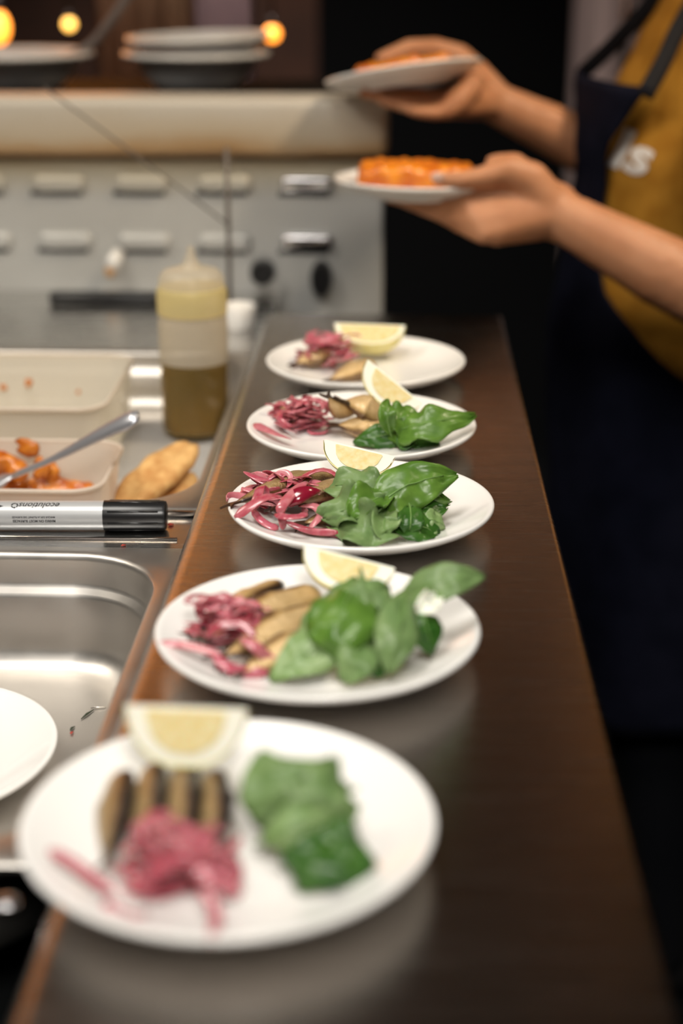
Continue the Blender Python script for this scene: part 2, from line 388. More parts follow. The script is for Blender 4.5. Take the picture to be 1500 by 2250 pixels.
# scraps in the near pan
def scrap(p, d, l, m, label, cat, w_=0.0012):
    b = bmn(); d = V(d).normalized()
    tube(b, [V((0, 0, 0.0008)) - d * l / 2, V((0, 0, 0.0014)), V((0, 0, 0.0008)) + d * l / 2 + V((0.0008, 0.001, 0))], [w_ * 0.4, w_, w_ * 0.3], 6, 0.6)
    o = obj('herb_scrap' if m is not M['redcrumb'] else 'crumb', b, m); o.location = p; return tag(o, label, cat)
scrap((-0.2353, 1.0688, 0.7720), (0.4, 1, 0), 0.016, M['herb'], 'thin dark herb sliver on the pan floor, longest of the scraps', 'scrap')
scrap((-0.2290, 1.0804, 0.7720), (1, 0.1, 0), 0.011, M['pan'], 'pale herb scrap on the pan floor beside the counter edge', 'scrap')
scrap((-0.2423, 1.0457, 0.7720), (0.2, 1, 0), 0.006, M['herb'], 'tiny dark scrap near the rim of the plate in the pan', 'scrap')
scrap((-0.2412, 1.0386, 0.7720), (0.2, 1, 0), 0.003, M['redcrumb'], 'tiny orange red crumb near the plate in the pan', 'crumb')
scrap((-0.1913, 1.2367, 0.8650), (1, 0.5, 0), 0.004, M['redcrumb'], 'red crumb beside the black marker cap', 'crumb', 0.002)
scrap((-0.2231, 1.1869, 0.8650), (1, 0.5, 0), 0.003, M['redcrumb'], 'red crumb on the steel bar below the marker', 'crumb', 0.0014)

# ------------------------------------------------------------------ plates
PR = 0.1013
def plate_bm(k=1.0):
    pf = [(0, 0.0030), (0.050, 0.0030), (0.053, 0.0), (0.058, 0.0), (0.061, 0.0040), (0.075, 0.0068), (0.088, 0.0115), (0.0985, 0.0172), (0.1008, 0.0192),
          (0.1013, 0.0208), (0.1006, 0.0222), (0.0990, 0.0224), (0.0965, 0.0212), (0.086, 0.0158), (0.073, 0.0112), (0.062, 0.0088), (0.050, 0.0076), (0.03, 0.0071), (0, 0.0070)]
    return lathe(bmn(), [(r * k, z) for r, z in pf], 96)
plate_me = None
def plate(loc, label, group, rot=(0, 0, 0)):
    global plate_me
    if plate_me is None:
        o = obj('plate', plate_bm(1.02), M['porcelain']); plate_me = o.data
    else:
        o = link('plate', plate_me, smooth=False)
    o.location = loc; o.rotation_euler = rot
    return tag(o, label, 'plate', group)
PC = {1: (-0.0345, 1.5855, 0.9), 2: (-0.0330, 1.3560, 0.9), 3: (-0.0280, 1.1470, 0.9), 4: (-0.0493, 0.9110, 0.9), 5: (-0.0815, 0.6790, 0.9)}
PN = {1: 'farthest plate, which has no leaves', 2: 'second plate from the far end', 3: 'middle plate', 4: 'plate just behind the nearest one', 5: 'nearest plate'}
GP = 'white plates in a row on the counter'
plate(PC[1], 'white plate at the far end of the counter row, bare on its right half', GP)
plate(PC[2], 'second white plate from the far end, its pink onion in rings at left', GP)
plate(PC[3], 'middle white plate of the counter row, sharp in focus', GP)
plate(PC[4], 'white plate on the counter just behind the nearest one', GP)
plate(PC[5], 'nearest and largest white plate on the counter, blurred', GP)
plate((-0.3425, 0.9755, 0.7722), 'empty white plate lying in the steel pan left of the counter', None)

# ------------------------------------------------------------------ food makers
def fish(head, tail, wd, n, label, roll=0.0, bendz=0.0, bendy=0.0, thr=0.80):
    head, tail = V(head), V(tail); L = (tail - head).length; along_y = abs((tail - head).normalized().y) >= 0.75; sg = (-1 if (tail - head).x < 0 else 1) if not along_y else (1 if (tail - head).y < 0 else -1); bendz *= sg
    b = bmn(); S = 18; K = 14; rings = []
    prof = lambda u: (0.62 + 0.38 * math.sin(math.pi * min(u * 1.5, 1) * 0.5) if u < 0.33 else 1.0 - 0.90 * ((u - 0.33) / 0.67) ** 1.5)
    tones = []
    for i in range(S):
        u = i / (S - 1); x = (u - 0.5) * L; hw = wd * 0.5 * prof(u); ht = hw * 0.62
        zb = bendz * math.sin(math.pi * u); yb = bendy * math.sin(math.pi * u)
        if i == 0: hw *= 0.8; ht *= 0.8
        ring = []
        for k in range(K):
            a = 2 * math.pi * k / K; c, s = math.cos(a), math.sin(a)
            ring.append((x, yb + hw * c + 0.0007 * noise.noise((u * 9, k, wd * 99)), zb + ht * s))
            d = (c + 1) / 2                         # 1 = the back of the fish, 0 = belly
            t = 0.38 - 0.60 * min(1, max(0, d - thr) / 0.18) - 0.40 * max(0, 0.12 - d) / 0.12
            t -= 0.35 * max(0, u - 0.8) / 0.2
            tones.append(t)
        rings.append(ring)
    loft(b, rings)
    o = obj('smoked_fish', b, M['fish_dark' if n in (3, 5) else 'fish'])
    at = o.data.attributes.new('tone', 'FLOAT', 'POINT')
    for i, t in enumerate(tones): at.data[i].value = t
    f = bmn(); hw = wd * 0.5 * 0.16; x0 = L / 2 - 0.002; fl = wd * 0.42
    zz = 0.0009
    pts = [(x0, -hw, 0), (x0 + fl * 0.55, -wd * 0.12, 0), (x0 + fl, -wd * 0.20, 0.002), (x0 + fl * 0.62, 0, 0), (x0 + fl, wd * 0.20, 0.002), (x0 + fl * 0.55, wd * 0.12, 0), (x0, hw, 0)]
    lo = [f.verts.new((x, y, z - zz)) for x, y, z in pts]; hi = [f.verts.new((x, y, z + zz)) for x, y, z in pts]
    f.faces.new(lo[::-1]); f.faces.new(hi)
    for i in range(7): f.faces.new((lo[i], lo[(i + 1) % 7], hi[(i + 1) % 7], hi[i]))
    obj('tail_fin', f, M['fin'], o, False)
    mt = basis(tail - head, (0, 1, 0) if abs((tail - head).normalized().y) < 0.75 else (1, 0, 0))
    roll *= sg
    o.matrix_world = Matrix.Translation((head + tail) / 2) @ mt @ Matrix.Rotation(roll, 4, 'X')
    return tag(o, label, 'fish', 'smoked fish on the ' + PN[n])

def lemon(c, a, e, L, r, label, sector=78, flip=1, fk=1.0):
    """wedge: a = direction of the core edge, e = direction of the first cut face from the core edge to the rind"""
    a = V(a).normalized(); e = V(e); e = (e - a * e.dot(a)).normalized(); nrm = a.cross(e) * flip
    o = empty('lemon_wedge', (0, 0, 0), label, 'lemon')
    o.matrix_world = Matrix.Translation(c) @ Matrix((a, e, nrm)).transposed().to_4x4()
    NS, NA = 22, 10
    def pr(u, k=1.0): return k * r * max(0.0, 1 - abs(u) ** 2.3) ** 0.55
    def grid(k, kl, th0, th1, inner=None):
        b = bmn(); rings = []
        for i in range(NS):
            u = -1 + 2 * i / (NS - 1); u = math.copysign(abs(u) ** 0.8, u); x = u * L * kl; rr = max(pr(u, k), 0.0009)
            ring = [(x, inner(u) if inner else 0.0, 0.0)] if inner is None else []
            for j in range(NA + 1):
                th = R(th0 + (th1 - th0) * j / NA); ring.append((x, rr * math.cos(th), rr * math.sin(th)))
            if inner is not None:
                for j in range(NA, -1, -1):
                    th = R(th0 + (th1 - th0) * j / NA); ri = rr * inner; ring.append((x, ri * math.cos(th), ri * math.sin(th)))
            rings.append(ring)
        loft(b, rings); return b
    obj('rind', grid(1.0, 1.02, -0.5, sector + 0.5, 0.955), M['rind'], o, True, 40)
    obj('pith', grid(0.957, 0.985, 0, sector), M['pith'], o, True, 40)
    # juicy flesh, one thin piece on each cut face, divided by membranes
    for side, th in ((0, 0), (1, sector)):
        b = bmn(); N = 18
        cs, sn = math.cos(R(th)), math.sin(R(th)); nz = V((0, sn, -cs)) if side == 0 else V((0, -sn, cs))
        rim = []
        for i in range(N + 1):
            u = -1 + 2 * i / N; x = u * L * 0.66 * fk; y = 0.10 * r + 0.62 * r * min(fk * 1.1, 1.25) * max(0, 1 - abs(u) ** 2.2) ** 0.55
            rim.append(V((x, y * cs, y * sn)))
        core = [V((L * 0.66 * fk * (1 - 2 * i / 6) * 0.96, 0.07 * r * cs, 0.07 * r * sn)) for i in range(7)]
        pts = rim + core; off = nz * 0.0007
        lo = [b.verts.new(p - off) for p in pts]; hi = [b.verts.new(p + off) for p in pts]
        b.faces.new(hi); b.faces.new(lo[::-1])
        for i in range(len(pts)): j = (i + 1) % len(pts); b.faces.new((lo[i], lo[j], hi[j], hi[i]))
        bmesh.ops.triangulate(b, faces=b.faces[:])
        obj('flesh', b, M['flesh'], o, False)
    return o

def leaf(p0, p1, p2, wd, m, label, n, up=(0, 0, 1), cup=0.25, ruffle=0.10, lobes=0.0, twist=0.0, seed=1, stem=True, shape=1.0):
    """blade along a bent midrib p0-p1-p2, widest past the middle; cup folds the halves up, ruffle waves the margin"""
    b = bmn(); S, K = 20, 10; c = bez(p0, p1, p2, S); Lg = sum((c[i + 1] - c[i]).length for i in range(S - 1)); rows = []; mid = []
    o0 = c[0].copy()
    for i in range(S):
        u = i / (S - 1); t = (c[min(i + 1, S - 1)] - c[max(i - 1, 0)]).normalized()
        s = t.cross(V(up)).normalized(); s = Matrix.Rotation(twist * u, 3, t) @ s; nv = s.cross(t).normalized()
        if nv.dot(V(up)) < 0: nv = -nv
        hw = wd * 0.5 * (math.sin(math.pi * (0.04 + 0.94 * u) ** shape) ** 0.75)
        hw *= 1 + lobes * math.sin(u * 19 + seed)
        row = []
        for k in range(K + 1):
            v = -1 + 2 * k / K
            d = cup * abs(v) ** 1.5 * hw + ruffle * wd * abs(v) ** 2 * math.sin(u * 13 + seed * 2.1 + (1.7 if v > 0 else 0)) + 0.11 * wd * noise.noise((u * 6, v * 2.8, seed * 3.3)) + 0.03 * wd * noise.noise((u * 15, v * 7, seed * 1.7))
            row.append(b.verts.new(c[i] + s * (v * hw) + nv * d - o0))
        rows.append(row); mid.append(rows[-1][K // 2].co - nv * 0 + nv * 0.0004)
    for a, d in zip(rows, rows[1:]):
        for k in range(K): b.faces.new((a[k], a[k + 1], d[k + 1], d[k]))
    fs = b.faces[:]
    bmesh.ops.recalc_face_normals(b, faces=fs)
    bmesh.ops.solidify(b, geom=fs, thickness=0.0005)
    o = obj('salad_leaf', b, m); o.location = o0
    if stem:
        b = bmn(); tube(b, [mid[0] - (mid[1] - mid[0]).normalized() * 0.005] + mid[:-2:2], [0.0010, 0.0008] + [0.0007 - 0.0006 * i / 10 for i in range(len(mid[:-2:2]) - 1)], 6)
        obj('midrib', b, M['vein'], o)
    return tag(o, label, 'leaf', 'salad leaves on the ' + PN[n])

rng = random.Random(5)
def strand(pts, wd, th, m, label, n, up=(0, 0, 1)):
    k = len(pts); b = bmn(); c = V(pts[k // 2]); rad = [wd * 0.5 * (0.45 + 0.55 * min(1, min(i, k - 1 - i) / (k * 0.12))) for i in range(k)]
    tube(b, [V(p) - c for p in pts], rad, 10, th / wd, up, tw=((len(label) + n * 7 + len(bpy.data.objects)) % 9 - 4) * 0.22)
    o = obj('onion_strand', b, m); o.location = c
    return tag(o, label, 'onion', 'pickled onion on the ' + PN[n])
def onion_pile(n, c, rx, ry, hgt, count, label, base=0.0085, wd=(0.0042, 0.0078), rr=(0.011, 0.023)):
    c = V(c)
    for i in range(count):
        u = i / max(1, count - 1); q = rng.uniform(0, 6.283); s = math.sqrt(rng.random()) * (1 - 0.55 * u)
        cen = c + V((rx * s * math.cos(q), ry * s * math.sin(q), 0))
        r = rng.uniform(*rr) * (1 - 0.15 * u); a0 = rng.uniform(0, 6.283); sw = R(rng.uniform(100, 260)); tz = rng.uniform(-0.5, 0.5); ta = rng.uniform(0, 6.283)
        w_ = rng.uniform(*wd); zb = 0.9 + base + 0.002 + hgt * u
        pts = []
        for k in range(13):
            a = a0 + sw * k / 12; dx, dy = r * math.cos(a) - r * math.cos(a0 + sw / 2) * 0.6, r * math.sin(a) * 0.8 - r * 0.8 * math.sin(a0 + sw / 2) * 0.6
            dz = tz * 0.45 * (dx * math.cos(ta) + dy * math.sin(ta)) + 0.0025 * math.sin(a * 2 + i)
            x, y = cen.x + dx, cen.y + dy
            rad2 = math.hypot(x - PC[n][0], y - PC[n][1]); fl = 0.9 + 0.0072 + max(0, rad2 - 0.058) * 0.33
            pts.append((x, y, max(zb + dz, fl + 0.0022)))
        strand(pts, w_, w_ * 0.24, M['onion'], label, n)

# ------------------------------------------------------------------ plate 3 (middle, in focus)
fish((-0.0533, 1.2023, 0.9220), (-0.1231, 1.1329, 0.9240), 0.033, 3, 'golden smoked fish on the middle plate whose dark tail overhangs the rim', roll=-0.30, bendz=0.003, thr=0.50)
fish((-0.0240, 1.1802, 0.9230), (-0.0912, 1.1370, 0.9200), 0.030, 3, 'golden smoked fish on the middle plate lying under the lemon and the leaves', roll=-0.30, bendz=0.003, thr=0.50)
fish((-0.0182, 1.1397, 0.9170), (-0.0703, 1.1157, 0.9140), 0.028, 3, 'golden smoked fish on the middle plate half hidden under onion and ruffled leaf', roll=0.3)
onion_pile(3, (-0.0877, 1.1638, 0.9050), 0.038, 0.021, 0.022, 46, 'pink pickled onion strand tangled in the heap on the middle plate', base=0.012)
b = bmn()
tube(b, catmull([(-0.0826, 1.1152, 0.9280), (-0.0765, 1.1191, 0.9340), (-0.0671, 1.1234, 0.9370), (-0.0580, 1.1287, 0.9360)], 6), [0.0015, 0.0025, 0.004, 0.0055, 0.0065, 0.007, 0.0072, 0.0072, 0.007, 0.0068, 0.0064, 0.006, 0.0055, 0.005, 0.0044, 0.0036, 0.0028, 0.0018, 0.0008], 10, 0.45, (0, -0.6, 0.8))
tag(obj('onion_shell', b, M['onion_red']), 'deep red boat shaped onion piece on top of the middle plate heap', 'onion', 'pickled onion on the middle plate')
def big_strand(pts, wd, th, label, n, m='onion', up=(0, -0.5, 0.85)):
    return strand(catmull(pts, 5), wd, th, M[m], label, n, up)
big_strand([(-0.0700, 1.1379, 0.9400), (-0.0774, 1.1222, 0.9380), (-0.0854, 1.1080, 0.9320), (-0.0887, 1.1044, 0.9260)], 0.0078, 0.0017, 'long pink onion strip standing up across the golden fish, middle plate', 3)
big_strand([(-0.1217, 1.1041, 0.9220), (-0.1102, 1.1086, 0.9300), (-0.0987, 1.1154, 0.9350), (-0.0879, 1.1235, 0.9330)], 0.0085, 0.0017, 'widest pink onion strip at the left rim of the middle plate', 3)
big_strand([(-0.1085, 1.1116, 0.9260), (-0.1055, 1.1180, 0.9340), (-0.1037, 1.1297, 0.9380), (-0.0980, 1.1281, 0.9320)], 0.008, 0.0017, 'pointed pink onion strip rising at the left of the middle plate heap', 3)
big_strand([(-0.1097, 1.1198, 0.9230), (-0.1035, 1.1082, 0.9200), (-0.0957, 1.1045, 0.9160), (-0.0889, 1.1052, 0.9140)], 0.0062, 0.0017, 'pink onion strip with dark skin edge at the front left of the middle plate', 3)
big_strand([(-0.0878, 1.1104, 0.9260), (-0.0858, 1.1015, 0.9220), (-0.0847, 1.1034, 0.9140)], 0.0066, 0.0017, 'short pale pink onion strip hanging down the front of the middle plate heap', 3)
big_strand([(-0.0913, 1.1023, 0.9260), (-0.0816, 1.0913, 0.9280), (-0.0716, 1.0937, 0.9280), (-0.0680, 1.1017, 0.9280)], 0.0066, 0.0017, 'curled pale onion strip lying level across the middle plate heap', 3)
big_strand([(-0.0726, 1.1211, 0.9260), (-0.0628, 1.1187, 0.9270), (-0.0576, 1.1117, 0.9230), (-0.0630, 1.1087, 0.9160), (-0.0670, 1.1067, 0.9130)], 0.0066, 0.0017, 'hooked pink onion strip beside the ruffled leaf on the middle plate', 3)
big_strand([(-0.0812, 1.1133, 0.9140), (-0.0656, 1.1055, 0.9120), (-0.0483, 1.1030, 0.9110), (-0.0293, 1.0964, 0.9105)], 0.006, 0.0017, 'long dark red onion strip at the front of the middle plate', 3, 'onion_red')
big_strand([(-0.0838, 1.1111, 0.9170), (-0.0743, 1.1077, 0.9140), (-0.0619, 1.1011, 0.9130), (-0.0429, 1.0973, 0.9140)], 0.0055, 0.0017, 'long pink onion strip along the front of the middle plate', 3)
G3 = 3
leaf((-0.0172, 1.1176, 0.9280), (0.0111, 1.1256, 0.9500), (0.0459, 1.1457, 0.9440), 0.040, M['leaf'], 'largest bright green leaf pointing right on the middle plate', 3, up=(0.1, -0.75, 0.65), cup=-0.18, ruffle=0.05, seed=2, shape=0.8)
leaf((-0.0197, 1.1280, 0.9220), (0.0095, 1.1250, 0.9440), (0.0415, 1.1468, 0.9220), 0.038, M['leaf'], 'broad green leaf beneath the largest leaf on the middle plate', 3, up=(0.05, -0.7, 0.7), cup=-0.3, ruffle=0.09, seed=5)
leaf((-0.0104, 1.1259, 0.9310), (-0.0284, 1.1231, 0.9500), (-0.0553, 1.1434, 0.9320), 0.034, M['leaf_grey'], 'glossy rounded leaf against the lemon on the middle plate', 3, up=(0, -0.6, 0.8), cup=0.15, ruffle=0.13, seed=7)
leaf((-0.0110, 1.1164, 0.9300), (-0.0345, 1.0988, 0.9360), (-0.0548, 1.1100, 0.9200), 0.034, M['leaf_grey'], 'ruffled pale leaf touching the onion on the middle plate', 3, up=(-0.1, -0.65, 0.75), cup=0.3, ruffle=0.24, seed=3)
leaf((-0.0011, 1.0955, 0.9160), (-0.0237, 1.0746, 0.9300), (-0.0478, 1.1067, 0.9140), 0.034, M['leaf_grey'], 'wavy edged leaf at the front of the middle plate', 3, up=(0, -0.75, 0.65), cup=0.35, ruffle=0.28, seed=9)
leaf((-0.0059, 1.1274, 0.9320), (-0.0244, 1.1011, 0.9400), (-0.0337, 1.0946, 0.9260), 0.028, M['leaf'], 'folded green leaf in the centre of the middle plate salad', 3, up=(-0.2, -0.7, 0.7), cup=0.5, ruffle=0.1, seed=12)
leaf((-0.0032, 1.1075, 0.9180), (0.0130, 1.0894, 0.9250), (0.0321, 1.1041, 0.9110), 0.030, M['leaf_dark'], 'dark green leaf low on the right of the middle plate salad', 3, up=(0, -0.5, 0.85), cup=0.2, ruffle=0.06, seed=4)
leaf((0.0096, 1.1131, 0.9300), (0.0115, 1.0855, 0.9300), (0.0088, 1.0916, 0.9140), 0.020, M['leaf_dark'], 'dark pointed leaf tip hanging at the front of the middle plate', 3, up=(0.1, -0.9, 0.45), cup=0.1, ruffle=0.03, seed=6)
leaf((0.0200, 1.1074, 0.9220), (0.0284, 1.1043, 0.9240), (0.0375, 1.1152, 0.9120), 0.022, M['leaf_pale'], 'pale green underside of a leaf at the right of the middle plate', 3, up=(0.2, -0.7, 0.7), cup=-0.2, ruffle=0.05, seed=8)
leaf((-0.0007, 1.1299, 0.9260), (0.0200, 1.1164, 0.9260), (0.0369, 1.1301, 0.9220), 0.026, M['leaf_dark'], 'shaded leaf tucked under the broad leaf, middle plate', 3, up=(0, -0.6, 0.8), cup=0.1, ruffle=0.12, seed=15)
leaf((-0.0075, 1.1209, 0.9240), (-0.0111, 1.0751, 0.9300), (-0.0071, 1.0865, 0.9150), 0.022, M['leaf_pale'], 'pale ribbed leaf base at the front centre of the middle plate', 3, up=(0.2, -0.85, 0.5), cup=0.5, ruffle=0.1, seed=18)
lemon((-0.0306, 1.2070, 0.9455), (1, -0.12, -0.20), (-0.05, -0.62, -0.75), 0.0295, 0.024, 'lemon wedge standing at the back of the middle plate, white pith facing forward', 70, 1)

# ------------------------------------------------------------------ plate 4
fish((-0.0810, 0.9842, 0.9180), (-0.1280, 0.9121, 0.9160), 0.029, 4, 'smoked fish at the back of the row on the second nearest plate', roll=0.3, thr=0.72)
fish((-0.0541, 0.9679, 0.9200), (-0.1184, 0.8984, 0.9180), 0.030, 4, 'smoked fish second from the back on the second nearest plate', roll=0.35, thr=0.72)
fish((-0.0498, 0.9333, 0.9200), (-0.1057, 0.8742, 0.9170), 0.032, 4, 'pale smoked fish third from the back on the second nearest plate', roll=0.4, thr=0.72)
fish((-0.0481, 0.8996, 0.9180), (-0.0930, 0.8585, 0.9140), 0.030, 4, 'front smoked fish on the second nearest plate, beside the leaves', roll=0.4, thr=0.72)
onion_pile(4, (-0.1039, 0.9133, 0.9050), 0.025, 0.021, 0.023, 40, 'pink pickled onion strand in the heap on the second nearest plate', base=0.012)
big_strand([(-0.1472, 0.8796, 0.9215), (-0.1347, 0.8811, 0.9210), (-0.1195, 0.8729, 0.9220), (-0.1059, 0.8636, 0.9220)], 0.0058, 0.0017, 'pink onion strand reaching the left rim of the second nearest plate', 4)
big_strand([(-0.1175, 0.8810, 0.9260), (-0.1088, 0.8806, 0.9340), (-0.0949, 0.8823, 0.9350), (-0.0858, 0.8734, 0.9300)], 0.0075, 0.0017, 'wide pink onion strip topping the heap on the second nearest plate', 4)
big_strand([(-0.0941, 0.8731, 0.9300), (-0.0850, 0.8646, 0.9280), (-0.0771, 0.8680, 0.9180), (-0.0710, 0.8676, 0.9140)], 0.0075, 0.0017, 'wide pink onion strip sliding towards the leaves, second nearest plate', 4)
big_strand([(-0.1100, 0.8635, 0.9220), (-0.1010, 0.8562, 0.9180), (-0.0903, 0.8588, 0.9130), (-0.0767, 0.8614, 0.9120)], 0.0075, 0.0017, 'wide pink onion strip at the front of the second nearest plate', 4)
leaf((0.0031, 0.9228, 0.9350), (0.0253, 0.9008, 0.9620), (0.0553, 0.9217, 0.9520), 0.026, M['leaf_grey'], 'long leaf pointing right beyond the rim of the second nearest plate', 4, up=(0.1, -0.7, 0.7), cup=-0.15, ruffle=0.04, seed=2, shape=0.9)
leaf((0.0058, 0.9010, 0.9500), (0.0036, 0.8481, 0.9520), (-0.0041, 0.8464, 0.9200), 0.028, M['leaf_grey'], 'long pale leaf hanging down the front of the second nearest plate salad', 4, up=(0.15, -0.9, 0.4), cup=-0.25, ruffle=0.03, seed=4)
leaf((-0.0231, 0.9221, 0.9500), (-0.0361, 0.8529, 0.9580), (-0.0344, 0.8567, 0.9220), 0.046, M['leaf'], 'big domed green leaf in the centre of the second nearest plate', 4, up=(-0.1, -0.8, 0.6), cup=-0.35, ruffle=0.05, seed=7)
leaf((-0.0056, 0.9126, 0.9480), (-0.0193, 0.8835, 0.9600), (-0.0405, 0.9110, 0.9450), 0.034, M['leaf_grey'], 'curled green leaf at the top of the second nearest plate salad', 4, up=(0, -0.6, 0.8), cup=-0.3, ruffle=0.08, seed=9)
leaf((-0.0306, 0.8890, 0.9300), (-0.0486, 0.8574, 0.9320), (-0.0760, 0.8526, 0.9120), 0.034, M['leaf_pale'], 'light green leaf tip beside the onion on the second nearest plate', 4, up=(0, -0.6, 0.8), cup=-0.1, ruffle=0.04, seed=11, shape=0.7)
leaf((-0.0403, 0.9181, 0.9420), (-0.0492, 0.8684, 0.9450), (-0.0490, 0.8636, 0.9200), 0.030, M['leaf_grey'], 'leaf leaning on the pale fish on the second nearest plate', 4, up=(-0.3, -0.8, 0.5), cup=-0.3, ruffle=0.05, seed=13)
leaf((-0.0156, 0.8761, 0.9300), (-0.0209, 0.8414, 0.9340), (-0.0313, 0.8466, 0.9140), 0.026, M['leaf_grey'], 'pale leaf low at the front of the second nearest plate salad', 4, up=(0, -0.8, 0.6), cup=-0.1, ruffle=0.03, seed=15)
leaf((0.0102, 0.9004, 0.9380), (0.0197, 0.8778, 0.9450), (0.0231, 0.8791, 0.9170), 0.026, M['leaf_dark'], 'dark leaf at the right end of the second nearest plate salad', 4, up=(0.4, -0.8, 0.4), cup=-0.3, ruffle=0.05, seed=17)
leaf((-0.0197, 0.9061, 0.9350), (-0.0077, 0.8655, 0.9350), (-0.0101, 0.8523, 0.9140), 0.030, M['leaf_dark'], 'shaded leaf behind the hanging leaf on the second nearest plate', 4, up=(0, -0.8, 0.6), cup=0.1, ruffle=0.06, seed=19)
leaf((0.0259, 0.9086, 0.9440), (0.0212, 0.8884, 0.9480), (0.0130, 0.8924, 0.9400), 0.014, M['pith'], 'small white leaf rib at the right of the second nearest plate', 4, up=(0.1, -0.8, 0.6), cup=0.5, ruffle=0.1, seed=3, stem=False)
lemon((-0.0309, 0.9681, 0.9465), (1, -0.10, -0.22), (-0.30, -0.70, -0.62), 0.0315, 0.026, 'lemon wedge tilted at the back of the second nearest plate', 70, 1)

# ------------------------------------------------------------------ plate 5 (nearest)
for px, (h_, t_, ww, lb) in enumerate([((-0.1412, 0.7159, 0.9220), (-0.1364, 0.6448, 0.9180), 0.0245, 'smoked fish at the left end of the row on the nearest plate'),
                 ((-0.1261, 0.7218, 0.9230), (-0.1183, 0.6443, 0.9180), 0.0245, 'smoked fish second from left on the nearest plate'),
                 ((-0.1092, 0.7207, 0.9240), (-0.1001, 0.6426, 0.9190), 0.0245, 'smoked fish third from left on the nearest plate'),
                 ((-0.0938, 0.7177, 0.9220), (-0.0841, 0.6448, 0.9180), 0.0235, 'smoked fish at the right end of the row on the nearest plate')]):
    fish(h_, t_, ww, 5, lb, roll=0.55, thr=0.58)
onion_pile(5, (-0.1039, 0.6426, 0.9050), 0.024, 0.013, 0.023, 40, 'pink pickled onion strand in the heap on the nearest plate', base=0.010)
big_strand([(-0.1643, 0.6450, 0.9215), (-0.1536, 0.6375, 0.9210), (-0.1406, 0.6260, 0.9200), (-0.1283, 0.6164, 0.9180)], 0.0055, 0.0017, 'pink onion strand reaching left from the heap on the nearest plate', 5)
big_strand([(-0.0872, 0.6096, 0.9260), (-0.0801, 0.6014, 0.9220), (-0.0785, 0.5933, 0.9180), (-0.0788, 0.5756, 0.9210)], 0.0060, 0.0017, 'pink onion strand hanging forward over the rim of the nearest plate', 5)
big_strand([(-0.1173, 0.6138, 0.9200), (-0.1064, 0.6145, 0.9320), (-0.0939, 0.6162, 0.9360), (-0.0820, 0.6204, 0.9300)], 0.008, 0.0017, 'wide pink onion strip topping the heap on the nearest plate', 5)
big_strand([(-0.0923, 0.6188, 0.9320), (-0.0814, 0.6141, 0.9280), (-0.0695, 0.6183, 0.9170)], 0.008, 0.0017, 'wide pink onion strip at the right of the nearest plate heap', 5)
big_strand([(-0.1326, 0.6101, 0.9160), (-0.1223, 0.6045, 0.9140), (-0.1106, 0.6035, 0.9150)], 0.007, 0.0017, 'wide pink onion strip at the front left of the nearest plate heap', 5)
leaf((-0.0484, 0.6676, 0.9300), (-0.0593, 0.6546, 0.9500), (-0.0677, 0.6957, 0.9480), 0.036, M['leaf_grey'], 'upright rounded leaf at the left of the nearest plate salad', 5, up=(-0.1, -0.8, 0.6), cup=-0.15, ruffle=0.05, seed=2)
leaf((-0.0492, 0.6634, 0.9300), (-0.0376, 0.6554, 0.9500), (-0.0289, 0.6975, 0.9460), 0.034, M['leaf_grey'], 'upright rounded leaf at the right of the nearest plate salad', 5, up=(0.1, -0.8, 0.6), cup=-0.2, ruffle=0.06, seed=5)
leaf((-0.0214, 0.6926, 0.9300), (-0.0444, 0.6594, 0.9500), (-0.0711, 0.6708, 0.9250), 0.046, M['leaf_grey'], 'broad leaf lying across the nearest plate salad', 5, up=(0, -0.7, 0.7), cup=-0.2, ruffle=0.06, seed=8)
leaf((-0.0631, 0.6552, 0.9220), (-0.0394, 0.6472, 0.9400), (-0.0166, 0.6841, 0.9260), 0.026, M['leaf_pale'], 'pale folded leaf edge in the centre of the nearest plate salad', 5, up=(0, -0.8, 0.6), cup=-0.2, ruffle=0.05, seed=10)
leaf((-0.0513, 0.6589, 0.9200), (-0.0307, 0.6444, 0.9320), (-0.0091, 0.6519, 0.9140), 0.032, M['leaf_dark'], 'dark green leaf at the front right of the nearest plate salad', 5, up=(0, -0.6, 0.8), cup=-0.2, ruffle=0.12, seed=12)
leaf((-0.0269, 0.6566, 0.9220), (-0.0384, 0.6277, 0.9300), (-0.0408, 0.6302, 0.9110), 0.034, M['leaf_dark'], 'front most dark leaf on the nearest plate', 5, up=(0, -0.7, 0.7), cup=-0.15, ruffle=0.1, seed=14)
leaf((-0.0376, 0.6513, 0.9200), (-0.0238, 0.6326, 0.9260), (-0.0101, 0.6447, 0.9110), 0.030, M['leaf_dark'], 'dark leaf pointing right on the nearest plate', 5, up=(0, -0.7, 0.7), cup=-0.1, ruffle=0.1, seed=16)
lemon((-0.1074, 0.7239, 0.9590), (1, 0.0, -0.02), (0.0, -0.40, -0.90), 0.0320, 0.0315, 'lemon wedge propped on the fish of the nearest plate, yellow face forward', 66, 1)

